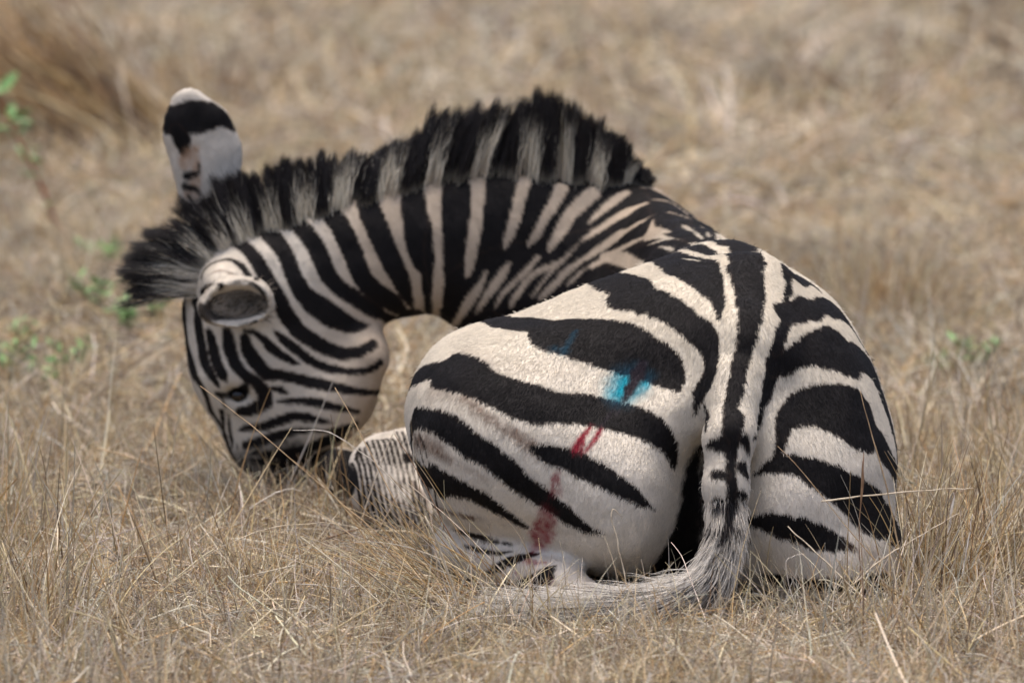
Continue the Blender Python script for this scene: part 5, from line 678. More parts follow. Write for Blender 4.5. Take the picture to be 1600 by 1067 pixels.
    mixd = dark & (rg.random(N) < .006)
    tint[mixd] = wh[mixd][:, None, :] * .8
    hair_object('mane', pts, rad, tint, hair_material('mane_hair', .5, .35, False), zebra)

def build_tail_hair():
    rg = np.random.default_rng(31)
    TP = np.array(TAIL); seg = np.r_[0, np.cumsum(np.linalg.norm(np.diff(TP, axis=0), axis=1))]; T = seg[-1]
    trad = np.array([.046, .036, .031, .023, .016, .012, .009, .006])
    N = 22000
    t = seg[1] * .75 + (T - seg[1] * .75) * rg.random(N) ** .9
    c = lerp_table(t, seg, TP); c2 = lerp_table(np.minimum(t + .03, T), seg, TP)
    ax = c2 - c
    ax[np.linalg.norm(ax, axis=1) < 1e-5] = TP[-1] - TP[-2]
    ax /= np.linalg.norm(ax, axis=1)[:, None]
    rnd = rg.normal(0, 1, (N, 3)); rad_ = rnd - ax * (rnd * ax).sum(1)[:, None]; rad_ /= np.linalg.norm(rad_, axis=1)[:, None]
    f = t / T * 1.14
    rr = np.interp(t, seg, trad)
    root = c + rad_ * rr[:, None] * .9
    L = np.interp(f, [.1, .30, .38, .47, .6, 1], [.010, .015, .026, .046, .085, .13]) * rg.uniform(.6, 1.25, N)
    M = 7
    out = np.interp(f, [.1, .4, .5, 1], [.32, .55, .60, .32])
    pts = np.zeros((N, M, 3)); pts[:, 0] = c + rad_ * rr[:, None] * .7
    p = root.copy(); d = ax + rad_ * (out * rg.uniform(.4, 1.5, N))[:, None] + rg.normal(0, .2, (N, 3))
    d /= np.linalg.norm(d, axis=1)[:, None]
    for j in range(1, M):
        tt = np.minimum(t + L * j / M, T)
        a2 = lerp_table(np.minimum(tt + .02, T), seg, TP) - lerp_table(np.maximum(tt - .02, 0), seg, TP)
        a2 /= np.maximum(1e-6, np.linalg.norm(a2, axis=1))[:, None]
        d = d * .72 + a2 * .28 + np.array((0, 0, -.02)) * (f > .35)[:, None]
        d /= np.linalg.norm(d, axis=1)[:, None]
        pts[:, j] = p
        d = d + rg.normal(0, .07, (N, 3))
        p = p + d * (L / (M - 1))[:, None]
        p[:, 2] = np.maximum(p[:, 2], .006 + .01 * rg.random(N))
    rad = np.tile(np.array([[.0005, .0005, .00048, .00042, .00034, .00024, .0001]]), (N, 1)) * rg.uniform(.65, 1.3, (N, 1))
    w = np.array((.70, .66, .59)) * rg.uniform(.7, 1.25, (N, 1)); b = np.array((.012, .010, .010)) * rg.uniform(.7, 1.6, (N, 1))
    sr, sn = snap(root)
    dockc = paint(sr, sn, np.zeros(N))
    pdark = np.interp(f, [.1, .45, .6, 1], [.05, .25, .28, .30]) + np.clip(-rad_[:, 2] * .35, -.2, .4) * (f > .5)
    pdark = pdark + .55 * np.clip(-rad_[:, 1] - .75, 0, .25) / .25 * (f < .66)
    isd = rg.random(N) < pdark
    longc = np.where(isd[:, None], b, w)
    mixk = np.clip((f - .46) / .12, 0, 1)[:, None]
    c0 = dockc * (1 - mixk) + longc * mixk
    tint = np.repeat(c0[:, None, :], M, 1)
    hair_object('tail_hair', pts, rad, tint, hair_material('tail_strands', .5, .35, False), zebra)

def build_eye(name, c, r):
    import bmesh
    bm = bmesh.new(); bmesh.ops.create_uvsphere(bm, u_segments=24, v_segments=16, radius=r)
    me = bpy.data.meshes.new(name); bm.to_mesh(me); bm.free()
    me.polygons.foreach_set('use_smooth', [True] * len(me.polygons))
    m, nt, b = new_mat('eye_gloss')
    b.inputs['Base Color'].default_value = (.008, .005, .004, 1); b.inputs['Roughness'].default_value = .12
    me.materials.append(m)
    o = bpy.data.objects.new(name, me); COL.objects.link(o); o.location = c; o.parent = zebra
def build_ear_hair():
    rg = np.random.default_rng(47)
    N = 5200
    c = np.array(A(366, 476, .742))
    u = rg.uniform(-1, 1, N); w = rg.normal(0, .5, N)
    base = c + np.stack([u * .046, rg.uniform(-.004, .020, N), w * .020], 1)
    root, nn = snap(base)
    d = np.stack([rg.normal(.75, .25, N), rg.normal(-.35, .18, N), rg.normal(.35, .25, N)], 1) + nn * .15
    d /= np.linalg.norm(d, axis=1)[:, None]
    L = rg.uniform(.010, .030, N)[:, None]
    p1 = root + d * L * .5; p2 = p1 + (d + rg.normal(0, .14, (N, 3))) * L * .5
    t = np.where(rg.random((N, 1)) < .72, np.array((.36, .31, .25)), np.array((.05, .042, .033))) * rg.uniform(.6, 1.35, (N, 1))
    t = t * np.clip(1.25 - (root[:, :1] - c[0]) * 9, .35, 1.5)          # ear cup shading painted into the hair, paler towards the front rim
    hair_object('ear_hair', np.stack([root, p1, p2], 1), np.tile([[.0003, .0003, .0001]], (N, 1)), np.repeat(t[:, None], 3, 1), hair_material('ear_strands', .6, .2, False), zebra)
build_mane()
build_tail_hair()
build_ear_hair()
build_eye('eye', A(373, 617, .827), .0165)
build_eye('eye', A(371, 612, .94), .0165)
# ------------------------------------------------------------------ ground
def ground_z(x, y):
    x = np.asarray(x, float); y = np.asarray(y, float)
    far = np.clip((y - 1.3) / 1.5, 0, 1)
    return far * (.030 * np.sin(x * 2.1 + y * 1.3) + .022 * np.sin(x * 5.3 - y * 3.1 + 1) + .012 * np.sin(x * 11 + y * 7.3))

def build_ground():
    xs = np.r_[-60, -25, -10, np.arange(-5, 5.01, .1), 10, 25, 60]; ys = np.r_[-14, -9, -5, np.arange(-2, 12.01, .1), 16, 25, 45, 90, 200]
    X, Y = np.meshgrid(xs, ys, indexing='ij')
    V = np.stack([X, Y, ground_z(X, Y)], -1).reshape(-1, 3)
    ny = len(ys)
    I = (np.arange(len(xs) - 1)[:, None] * ny + np.arange(ny - 1)[None]).ravel()
    F = np.stack([I, I + ny, I + ny + 1, I + 1], 1)
    me = bpy.data.meshes.new('ground'); me.from_pydata(V.tolist(), [], F.tolist())
    me.polygons.foreach_set('use_smooth', [True] * len(F))
    m, nt, b = new_mat('dry_soil')
    tc = nt.nodes.new('ShaderNodeTexCoord')
    n1 = nt.nodes.new('ShaderNodeTexNoise'); n1.inputs['Scale'].default_value = 3.0; n1.inputs['Detail'].default_value = 8
    n2 = nt.nodes.new('ShaderNodeTexNoise'); n2.inputs['Scale'].default_value = 90.0; n2.inputs['Detail'].default_value = 4
    mx = nt.nodes.new('ShaderNodeMix'); mx.data_type = 'FLOAT'; mx.inputs[0].default_value = .5
    cr = nt.nodes.new('ShaderNodeValToRGB')
    cr.color_ramp.elements[0].position = .3; cr.color_ramp.elements[0].color = (.055, .040, .029, 1)
    cr.color_ramp.elements[1].position = .7; cr.color_ramp.elements[1].color = (.19, .15, .11, 1)
    bp = nt.nodes.new('ShaderNodeBump'); bp.inputs['Strength'].default_value = .6; bp.inputs['Distance'].default_value = .02
    for n in (n1, n2):
        nt.links.new(tc.outputs['Object'], n.inputs['Vector'])
    nt.links.new(n1.outputs['Fac'], mx.inputs[2]); nt.links.new(n2.outputs['Fac'], mx.inputs[3])
    nt.links.new(mx.outputs[0], cr.inputs['Fac']); nt.links.new(cr.outputs['Color'], b.inputs['Base Color'])
    nt.links.new(n2.outputs['Fac'], bp.inputs['Height']); nt.links.new(bp.outputs['Normal'], b.inputs['Normal'])
    b.inputs['Roughness'].default_value = .95; b.inputs['Specular IOR Level'].default_value = .1
    me.materials.append(m)
    o = bpy.data.objects.new('ground', me); COL.objects.link(o)
    tag(o, kind='structure')
build_ground()

# ------------------------------------------------------------------ dry grass
GRASS_MAT = hair_material('dry_grass_blade', .6, .25, False)
STRAW = np.array([(.50, .39, .225), (.56, .465, .305), (.40, .345, .265), (.52, .475, .395), (.42, .275, .125), (.20, .135, .08), (.28, .225, .165), (.68, .60, .46)]) * np.array((1.08, 1.09, 1.09))

def straw_tint(n, weights, rg):
    w = np.array(weights, float); w /= w.sum()
    c = STRAW[rg.choice(len(STRAW), n, p=w)]
    return c * rg.uniform(.55, 1.30, (n, 1)) * (1 + rg.normal(0, .03, (n, 3)))

def inside_body(P, margin=.004):
    i = np.round((P - LO) / VOX).astype(int)
    ok = ((i >= 0) & (i < NG)).all(-1)
    i = np.clip(i, 0, NG - 1)
    return ok & (field[i[..., 0], i[..., 1], i[..., 2]] < margin)

def strands(root, direction, length, curl, drop, width, tint, m, rg, taper=.25, kink=.0):
    """curved blades: direction at the root, curl = sideways turn, drop = bending over by weight"""
    n = len(root)
    d = direction / np.linalg.norm(direction, axis=1)[:, None]
    side = np.cross(d, np.array((0, 0, 1.0))); side /= np.maximum(1e-6, np.linalg.norm(side, axis=1))[:, None]
    tw = rg.uniform(-math.pi, math.pi, n)
    up2 = np.cross(side, d)
    bend = side * np.cos(tw)[:, None] + up2 * np.sin(tw)[:, None]
    pts = np.zeros((n, m, 3)); p = root.copy(); pts[:, 0] = p
    st = (length / (m - 1))[:, None]
    kj = rg.integers(1, m, n)
    kd = rg.normal(0, 1, (n, 3)) * kink
    for j in range(1, m):
        d = d + bend * (curl / (m - 1))[:, None] + np.array((0, 0, -1.0)) * (drop / (m - 1) * (j / m) * 2)[:, None]
        d = d + kd * (kj == j)[:, None]
        d /= np.linalg.norm(d, axis=1)[:, None]
        p = p + d * st
        gz = ground_z(p[:, 0], p[:, 1]) + .003
        p[:, 2] = np.maximum(p[:, 2], gz)
        pts[:, j] = p
    s = np.linspace(0, 1, m)
    rad = (width / 2)[:, None] * (1 - (1 - taper) * s ** 1.6)[None]
    t3 = np.repeat(tint[:, None, :], m, 1)
    return pts, rad, t3

def spread(n, x0, x1, y0, y1, rg, widen=0.0):
    y = rg.uniform(y0, y1, n)
    half = (x1 - x0) / 2 + (y + .6) * widen
    x = (x0 + x1) / 2 + rg.uniform(-1, 1, n) * half
    return np.stack([x, y, ground_z(x, y)], 1)

def patchy(P, size, seed):
    return hash_noise(np.stack([P[:, 0], P[:, 1] * .6, np.zeros(len(P))], 1), size, seed)

def finish_grass(name, sets, label):
    keep = []
    for pts, rad, t3 in sets:
        ok = ~inside_body(pts).any(1)
        # pressed flat under and just before the tail
        tl = np.array([tuple(p)[:2] for p in TAIL[3:]])
        rt = pts[:, 0, :2]
        dm = np.full(len(rt), 9.0)
        for a, b in zip(tl[:-1], tl[1:]):
            ab = b - a; tt = np.clip(((rt - a) @ ab) / (ab @ ab), 0, 1)
            dm = np.minimum(dm, np.linalg.norm(rt - a - tt[:, None] * ab, axis=1))
        ok &= ~((dm < .075) & (pts[:, :, 2].max(1) > .022))
        keep.append((pts[ok], rad[ok], t3[ok]))
    m = max(k[0].shape[1] for k in keep)
    P_, R_, T_ = [], [], []
    for pts, rad, t3 in keep:
        if pts.shape[1] != m:
            continue
        P_.append(pts); R_.append(rad); T_.append(t3)
    o = hair_object(name, np.concatenate(P_), np.concatenate(R_), np.concatenate(T_), GRASS_MAT, None)
    tag(o, label, 'grass', kind='stuff')
    return o

def build_grass():
    rg = np.random.default_rng(5)
    def flat_dir(n, up):
        a = rg.uniform(0, 2 * math.pi, n)
        return np.stack([np.cos(a), np.sin(a), up], 1)
    # matted litter close by
    sets = []
    n = 130000
    r = spread(n, -1.15, 1.15, -1.05, 1.5, rg, .05); r[:, 2] += rg.random(n) ** 2 * .022
    ok = rg.random(n) < np.clip(.62 + .7 * patchy(r, .09, 54) + .45 * patchy(r, .03, 55), .06, 1)
    r = r[ok]; n = len(r)
    L = rg.gamma(3, .017, n) + .015
    shade = (1 + .30 * patchy(r, .16, 51) + .15 * patchy(r, .05, 52))[:, None]
    sets.append(strands(r, flat_dir(n, rg.normal(.12, .25, n)), L, rg.normal(0, .9, n), rg.uniform(.1, .9, n), rg.uniform(.0007, .0019, n),
                        straw_tint(n, (3, 2, 4, 2.5, 1.6, 1.6, 3, 1), rg) * shade, 6, rg, .5, .25))
    # standing stems, thicker in tufts
    n = 40000
    r = spread(n, -1.1, 1.1, -1.0, 1.5, rg, .05)
    ok = rg.random(n) < np.clip(.35 + .75 * patchy(r, .14, 53), .04, 1)
    r = r[ok]; n = len(r)
    L = np.clip(rg.gamma(3.2, .021, n), .02, .20)
    d = np.stack([rg.normal(0, .42, n), rg.normal(0, .42, n), np.ones(n)], 1)
    sets.append(strands(r, d, L, rg.normal(0, .35, n), rg.uniform(0, .6, n), rg.uniform(.0007, .0018, n), straw_tint(n, (4, 3, 2, 1.5, 2.2, 1.2, 1.5, 1), rg), 6, rg, .25, .12))
    # taller stems, mostly to the right and lower left
    n = 9500
    r = spread(n, -1.0, 1.0, -.95, 1.2, rg, .05)
    ok = rg.random(n) < np.clip(.14 + .8 * patchy(r, .2, 56) + .25 * (r[:, 0] > .5) + .2 * (r[:, 0] < -.5), .05, 1)
    ok &= ~((np.abs(r[:, 0] - .15) < .42) & (r[:, 1] < -.12) & (rg.random(n) < .72))
    r = r[ok]; n = len(r)
    sets.append(strands(r, np.stack([rg.normal(0, .32, n), rg.normal(0, .3, n), np.ones(n)], 1), np.clip(rg.gamma(5, .028, n), .06, .27), rg.normal(0, .22, n), rg.uniform(0, .5, n), rg.uniform(.001, .003, n),
                        straw_tint(n, (4, 4, 1.5, 2, 2, .8, 1, 2), rg), 6, rg, .3, .1))
    # curling thin blades
    n = 5000
    r = spread(n, -1.05, 1.05, -.95, 1.2, rg, .05)
    d = np.stack([rg.normal(0, .6, n), rg.normal(0, .6, n), np.ones(n)], 1)
    sets.append(strands(r, d, rg.uniform(.05, .13, n), rg.normal(0, 2.4, n), rg.uniform(.4, 1.8, n), rg.uniform(.0008, .0018, n), straw_tint(n, (1, 2, 3, 4, .5, .3, 1, 3), rg), 6, rg, .3))
    # pale broken straws lying about
    n = 1500
    r = spread(n, -1.05, 1.05, -.95, 1.3, rg, .05); r[:, 2] += .012 + .02 * rg.random(n)
    sets.append(strands(r, flat_dir(n, rg.normal(.12, .3, n)), rg.uniform(.05, .17, n), rg.normal(0, .12, n), rg.uniform(0, .25, n), rg.uniform(.0018, .0034, n), straw_tint(n, (1, 3, 1, 3, .6, .2, .5, 4), rg), 6, rg, .7, .2))
    finish_grass('near_grass', sets, 'dry straw coloured grass matted round the zebra and in the foreground')
    # middle distance
    sets = []
    n = 80000
    r = spread(n, -1.5, 1.5, 1.5, 5.6, rg, .12); r[:, 2] += rg.random(n) ** 2 * .03
    shade = (1 + .36 * patchy(r, .32, 61) + .30 * patchy(r, .1, 62))[:, None]
    sets.append(strands(r, flat_dir(n, rg.normal(.15, .3, n)), rg.gamma(3, .022, n) + .02, rg.normal(0, .8, n), rg.uniform(.1, .9, n), rg.uniform(.0014, .0034, n),
                        straw_tint(n, (3, 2, 4, 2.5, 1.4, 1.4, 3, 1), rg) * shade, 5, rg, .5, .2))
    n = 26000
    r = spread(n, -1.5, 1.5, 1.5, 4.5, rg, .12)
    ok = rg.random(n) < np.clip(.25 + .9 * patchy(r, .26, 63), .03, 1); r = r[ok]; n = len(r)
    sets.append(strands(r, np.stack([rg.normal(0, .45, n), rg.normal(0, .4, n), np.ones(n)], 1), np.clip(rg.gamma(3, .035, n), .03, .32), rg.normal(0, .4, n), rg.uniform(0, .7, n), rg.uniform(.0014, .003, n),
                        straw_tint(n, (4, 3, 2, 1.5, 2, 1, 1.5, 1.5), rg), 5, rg, .25, .1))
    finish_grass('middle_grass', sets, 'out of focus dry grass on the ground behind the zebra')
    # far
    sets = []
    n = 70000
    r = spread(n, -1.9, 1.9, 4.0, 11.5, rg, .14); r[:, 2] += rg.random(n) ** 2 * .04
    shade = (1 + .22 * patchy(r, .7, 71) + .38 * patchy(r, .22, 72))[:, None]
    sets.append(strands(r, flat_dir(n, rg.normal(.2, .35, n)), rg.gamma(3, .035, n) + .03, rg.normal(0, .7, n), rg.uniform(.1, .8, n), rg.uniform(.003, .007, n),
                        straw_tint(n, (3, 2, 4, 3, 1.2, .9, 2.5, 1.2), rg) * shade, 5, rg, .5, .2))
    n = 24000
    r = spread(n, -1.9, 1.9, 4.5, 11.5, rg, .14)
    ok = rg.random(n) < np.clip(.2 + .9 * patchy(r, .5, 73), .02, 1); r = r[ok]; n = len(r)
    sets.append(strands(r, np.stack([rg.normal(0, .45, n), rg.normal(0, .4, n), np.ones(n)], 1), np.clip(rg.gamma(3, .045, n), .04, .4), rg.normal(0, .4, n), rg.uniform(0, .7, n), rg.uniform(.0025, .005, n),
                        straw_tint(n, (4, 3, 2, 1.5, 2, .8, 1.5, 1.5), rg), 5, rg, .25, .1))
    finish_grass('far_grass', sets, 'blurred pale dry grass plain far behind the zebra')
build_grass()
# ------------------------------------------------------------------ single stalks, tussocks, weeds
def ground_at(x, y):
    d = (A(x, y, 0.0) - EYE)
    return EYE + d * (EYE.z / -d.z)

def straw_mat(name, c, rough=.55):
    m, nt, b = new_mat(name)
    tc = nt.nodes.new('ShaderNodeTexCoord')
    n = nt.nodes.new('ShaderNodeTexNoise'); n.inputs['Scale'].default_value = 60; n.inputs['Detail'].default_value = 3
    cr = nt.nodes.new('ShaderNodeValToRGB')
    cr.color_ramp.elements[0].position = .35; cr.color_ramp.elements[0].color = (c[0] * .62, c[1] * .58, c[2] * .55, 1)
    cr.color_ramp.elements[1].position = .62; cr.color_ramp.elements[1].color = (*c, 1)
    nt.links.new(tc.outputs['Object'], n.inputs['Vector']); nt.links.new(n.outputs['Fac'], cr.inputs['Fac']); nt.links.new(cr.outputs['Color'], b.inputs['Base Color'])
    b.inputs['Roughness'].default_value = rough; b.inputs['Specular IOR Level'].default_value = .3
    return m
SM = {'pale': straw_mat('pale_straw', (.70, .60, .44)), 'tan': straw_mat('tan_straw', (.52, .37, .21)), 'brown': straw_mat('brown_straw', (.30, .18, .10)), 'white': straw_mat('bleached_straw', (.78, .72, .62))}

def tube_mesh(name, pts, radii, flat=1.0, sides=6):
    P = np.array(pts, float); n = len(P)
    V = []; F = []
    for i in range(n):
        t = P[min(i + 1, n - 1)] - P[max(i - 1, 0)]; t /= np.linalg.norm(t)
        a = np.cross(t, (0.13, .9, .3)); a /= np.linalg.norm(a); b = np.cross(t, a)
        for k in range(sides):
            th = 2 * math.pi * k / sides
            V.append(P[i] + radii[i] * (math.cos(th) * a + math.sin(th) * b * flat))
    for i in range(n - 1):
        for k in range(sides):
            k2 = (k + 1) % sides
            F.append((i * sides + k, i * sides + k2, (i + 1) * sides + k2, (i + 1) * sides + k))
    V.append(P[0]); V.append(P[-1])
    for k in range(sides):
        F.append((len(V) - 2, (k + 1) % sides, k)); F.append((len(V) - 1, (n - 1) * sides + k, (n - 1) * sides + (k + 1) % sides))
    me = bpy.data.meshes.new(name); me.from_pydata([tuple(v) for v in V], [], F)
    me.polygons.foreach_set('use_smooth', [True] * len(F))
    return me

def smooth_line(pts, n):
    P = np.array(pts, float)
    if len(P) < 3:
        return np.array([P[0] + (P[-1] - P[0]) * k for k in np.linspace(0, 1, n)])
    E = np.vstack([2 * P[0] - P[1], P, 2 * P[-1] - P[-2]])
    out = []
    for u in np.linspace(0, len(P) - 1 - 1e-6, n):
        i = int(u); t = u - i
        p0, p1, p2, p3 = E[i:i + 4]
        out.append(.5 * (2 * p1 + (p2 - p0) * t + (2 * p0 - 5 * p1 + 4 * p2 - p3) * t * t + (3 * p1 - p0 - 3 * p2 + p3) * t ** 3))
    return np.array(out)

srg = np.random.default_rng(77)
def stalk(px, y_base, y_tip, width, mat, label, head=False, flat=1.0):
    """px: picture positions from foot to tip; depth runs from y_base to y_tip"""
    n = len(px)
    pts = [A(x, y, y_base + (y_tip - y_base) * i / (n - 1)) for i, (x, y) in enumerate(px)]
    for p in pts:
        p.z = max(p.z, .004)
    L = smooth_line([tuple(p) for p in pts], 14)
    L[1:-1] += srg.normal(0, .0006, (12, 3))
    r = width / 2 * (1 - .55 * np.linspace(0, 1, 14) ** 1.5)
    r *= 1 + .12 * srg.normal(0, 1, 14)
    if head:
        r[10:13] = width * np.array([.8, 1.1, .7])
    o = bpy.data.objects.new('grass_stalk', tube_mesh('grass_stalk', L, r, flat)); COL.objects.link(o)
    o.data.materials.append(SM[mat])
    tag(o, label, 'grass stalk', 'single dry stalks standing out round the zebra')
    return o

stalk([(655, 885), (560, 808), (430, 695), (313, 603)], .12, .28, .0026, 'tan', 'long tan stalk slanting up across the muzzle to the eye of the zebra')
stalk([(662, 870), (600, 750), (560, 672), (523, 605)], .12, .25, .0022, 'tan', 'thin tan stalk rising left of the thigh in front of the cheek')
stalk([(752, 905), (700, 830), (655, 740), (616, 677)], -.02, .05, .0022, 'brown', 'brown stalk leaning over the lower left edge of the thigh')
stalk([(727, 995), (722, 962), (703, 900), (684, 850), (664, 806)], -.22, -.20, .0050, 'pale', 'broad pale straw blade standing before the folded hind foot', flat=.35)
stalk([(981, 922), (972, 880), (964, 840), (955, 806), (958, 795), (972, 808)], -.16, -.14, .0022, 'pale', 'pale stalk with hooked tip in front of the left buttock')
stalk([(1284, 783), (1350, 775), (1450, 766), (1520, 762)], -.16, -.10, .0030, 'pale', 'long pale stem lying level across the right thigh')
stalk([(1418, 962), (1403, 850), (1388, 775), (1366, 690), (1344, 610)], -.16, -.12, .0026, 'tan', 'tallest tan stem standing at the outer edge of the right thigh')
stalk([(1345, 940), (1343, 860), (1344, 800), (1350, 706)], -.16, -.14, .0022, 'brown', 'upright brown stalk with narrow seed head before the right thigh', head=True)
stalk([(1445, 965), (1390, 900), (1325, 826), (1260, 745), (1215, 697)], -.17, -.12, .0020, 'tan', 'long thin stalk running diagonally up over the right thigh to the tail')
stalk([(1400, 990), (1340, 925), (1281, 869), (1231, 822)], -.22, -.18, .0034, 'pale', 'cut pale straw slanting over the black band of the right thigh')
stalk([(1290, 955), (1370, 880), (1440, 836), (1497, 802)], -.20, -.10, .0028, 'pale', 'pale straw slanting up to the right from the right thigh')
stalk([(1567, 892), (1530, 845), (1497, 803)], -.12, -.10, .0022, 'tan', 'tan stalk dropping to the right from the bend of a pale straw')
stalk([(1503, 902), (1512, 850), (1520, 803)], -.12, -.10, .0026, 'white', 'white upright straw at the right beside the bent stalk')
stalk([(1478, 880), (1482, 830), (1490, 770), (1480, 790)], -.02, .02, .0044, 'white', 'short broad bleached blade standing right of the zebra', flat=.4)
stalk([(10, 876), (60, 866), (105, 857), (183, 867)], .15, .2, .0030, 'pale', 'level bent straw lying over the grass at the far left')
stalk([(18, 935), (22, 925), (40, 862), (59, 800)], .02, .05, .0026, 'tan', 'leftmost of two tan stems leaning right at the lower left')
stalk([(38, 950), (42, 938), (63, 870), (85, 798)], .0, .04, .0028, 'tan', 'right one of two tan stems leaning right at the lower left')
stalk([(94, 1015), (94, 950), (95, 885)], -.28, -.26, .0028, 'white', 'straight white stem standing upright at the lower left')
stalk([(222, 1047), (205, 1000), (163, 910)], -.38, -.30, .0032, 'pale', 'pale straw leaning left at the lower left')
stalk([(238, 1037), (233, 980), (222, 908)], -.36, -.33, .0026, 'tan', 'slender tan stem almost upright beside a leaning pale straw')
stalk([(655, 805), (597, 734), (531, 684), (497, 672), (458, 672)], .20, .26, .0018, 'white', 'thin white blade arching over the foreleg to the chin of the zebra')
stalk([(281, 915), (337, 920), (415, 903), (478, 862), (528, 801)], .0, .06, .0032, 'pale', 'long curved pale blade sweeping up below the muzzle', flat=.5)
stalk([(345, 854), (400, 832), (450, 820), (520, 818), (600, 830)], .12, .16, .0022, 'pale', 'low arching straw on the grass left of the folded foreleg')
stalk([(390, 794), (420, 776), (450, 764), (470, 767)], .38, .40, .0026, 'white', 'short curved white straw under the muzzle')
stalk([(1262, 990), (1235, 925), (1228, 880), (1240, 868), (1256, 865)], -.24, -.22, .0018, 'white', 'curled white blade before the right thigh near the tail')
stalk([(214, 240), (197, 165), (190, 112), (212, 37)], 4.6, 4.7, .011, 'pale', 'tall pale stem out of focus left of the upright ear')
stalk([(184, 415), (159, 364), (140, 328), (122, 295)], 3.2, 3.25, .007, 'pale', 'blurred pale stalk leaning left beside the forelock')

def tussock(px, py, n, spreadr, lean, length, width, weights, label, seed, lean_sd=.22):
    rg = np.random.default_rng(seed)
    c = np.array(ground_at(px, py))
    r = c + np.stack([rg.normal(0, spreadr, n), rg.normal(0, spreadr, n), np.zeros(n)], 1); r[:, 2] = ground_z(r[:, 0], r[:, 1])
    off = (r - c) / max(spreadr, 1e-6)
    d = np.array(lean) + np.stack([rg.normal(0, lean_sd, n) + off[:, 0] * .12, rg.normal(0, lean_sd, n) + off[:, 1] * .1, rg.normal(0, .1, n)], 1)
    s = strands(r, d, length * rg.uniform(.45, 1.1, n), rg.normal(0, .25, n), rg.uniform(.1, .8, n), width * rg.uniform(.6, 1.3, n), straw_tint(n, weights, rg), 7, rg, .25, .06)
    ok = ~inside_body(s[0]).any(1)
    o = hair_object('grass_tussock', s[0][ok], s[1][ok], s[2][ok], GRASS_MAT, None)
    tag(o, label, 'grass tussock', 'tussocks of dry grass')
GOLD = (4, 2, .6, .4, 3, 1.2, .6, .3)
tussock(735, 945, 150, .055, (-.9, .2, .72), .28, .0018, GOLD, 'tan tussock leaning left beside the folded hind foot', 101, .34)
tussock(110, 240, 3000, .105, (-.92, .1, .66), .52, .008, (.8, .2, .1, 0, 4, 4.5, .8, 0), 'large golden brown tussock leaning left in the upper left corner', 102, .16)
tussock(1445, 930, 170, .05, (.05, .05, 1), .25, .0020, GOLD, 'upright tan tussock beside the right thigh of the zebra', 103, .3)
tussock(1555, 905, 120, .05, (.1, .05, 1), .22, .0020, GOLD, 'upright tan tussock near the right edge of the picture', 104, .35)
tussock(45, 985, 150, .06, (.12, .05, 1), .17, .0018, GOLD, 'upright tan tussock in the lower left corner', 105, .3)
tussock(400, 925, 120, .05, (.0, .05, 1), .10, .0018, GOLD, 'short tan tussock under the muzzle in the foreground', 106, .4)
tussock(1330, 985, 130, .07, (.0, -.05, 1), .16, .0017, (3, 3, 1, 2, 1, .5, .5, 2), 'thin tussock of upright straws in front of the right thigh', 107, .35)
tussock(1395, 480, 160, .07, (.05, 0, 1), .20, .003, GOLD, 'blurred upright tussock beside the right hip', 109, .3)
tussock(340, 170, 200, .10, (.4, 0, .8), .22, .005, (1, .5, .5, .3, 1, 3, 3, 0), 'blurred dark brown tussock right of the upright ear', 110, .4)
tussock(1555, 100, 160, .10, (0, 0, 1), .16, .006, (1, .3, .5, .2, 2, 3, 2, 0), 'blurred brown tussock at the upper right', 111, .5)
tussock(1260, 205, 160, .10, (0, 0, 1), .14, .006, (1, .3, .5, .2, 2, 3, 2, 0), 'blurred brown tussock far behind the hip', 112, .5)

tussock(455, 815, 240, .07, (-.15, -.1, .8), .12, .0022, (1, .4, 1, .3, 2, 4, 2.5, 0), 'dark brown matted tussock under the muzzle of the zebra', 113, .6)
tussock(790, 985, 60, .06, (-.1, .0, 1), .15, .0016, (3, 3, 1, 2, 1, .5, .5, 2), 'sparse straws standing before the folded hind foot', 114, .5)
tussock(905, 990, 50, .07, (.05, .0, 1), .13, .0016, (3, 3, 1, 2, 1, .5, .5, 2), 'sparse straws standing before the tip of the tail', 115, .5)
tussock(1060, 1000, 50, .07, (.05, .0, 1), .13, .0016, (3, 3, 1, 2, 1, .5, .5, 2), 'sparse straws standing before the bend of the tail', 116, .5)
# green weeds
def leaf_mesh(name, L, W):
    V = [(0, 0, 0), (-W * .45, L * .35, W * .12), (0, L * .4, -W * .06), (W * .45, L * .35, W * .12), (-W * .35, L * .72, W * .1), (0, L * .75, -W * .02), (W * .35, L * .72, W * .1), (0, L, 0)]
    F = [(0, 2, 1), (0, 3, 2), (1, 2, 5, 4), (2, 3, 6, 5), (4, 5, 7), (5, 6, 7)]
    me = bpy.data.meshes.new(name); me.from_pydata(V, [], F)
    me.polygons.foreach_set('use_smooth', [True] * len(F))
    return me
def green_mat(name, c):
    m, nt, b = new_mat(name)
    tc = nt.nodes.new('ShaderNodeTexCoord'); n = nt.nodes.new('ShaderNodeTexNoise'); n.inputs['Scale'].default_value = 40
    cr = nt.nodes.new('ShaderNodeValToRGB')
    cr.color_ramp.elements[0].color = (c[0] * .6, c[1] * .7, c[2] * .6, 1); cr.color_ramp.elements[1].color = (*c, 1)
    nt.links.new(tc.outputs['Object'], n.inputs['Vector']); nt.links.new(n.outputs['Fac'], cr.inputs['Fac']); nt.links.new(cr.outputs['Color'], b.inputs['Base Color'])
    b.inputs['Roughness'].default_value = .5
    try:
        b.inputs['Subsurface Weight'].default_value = 0.0
    except KeyError:
        pass
    return m
LEAF = leaf_mesh('leaf', .024, .011); LEAF.materials.append(green_mat('weed_leaf', (.21, .37, .12)))
STEM = green_mat('weed_stem', (.16, .20, .08)); REDSTEM = straw_mat('red_twig', (.42, .12, .06))
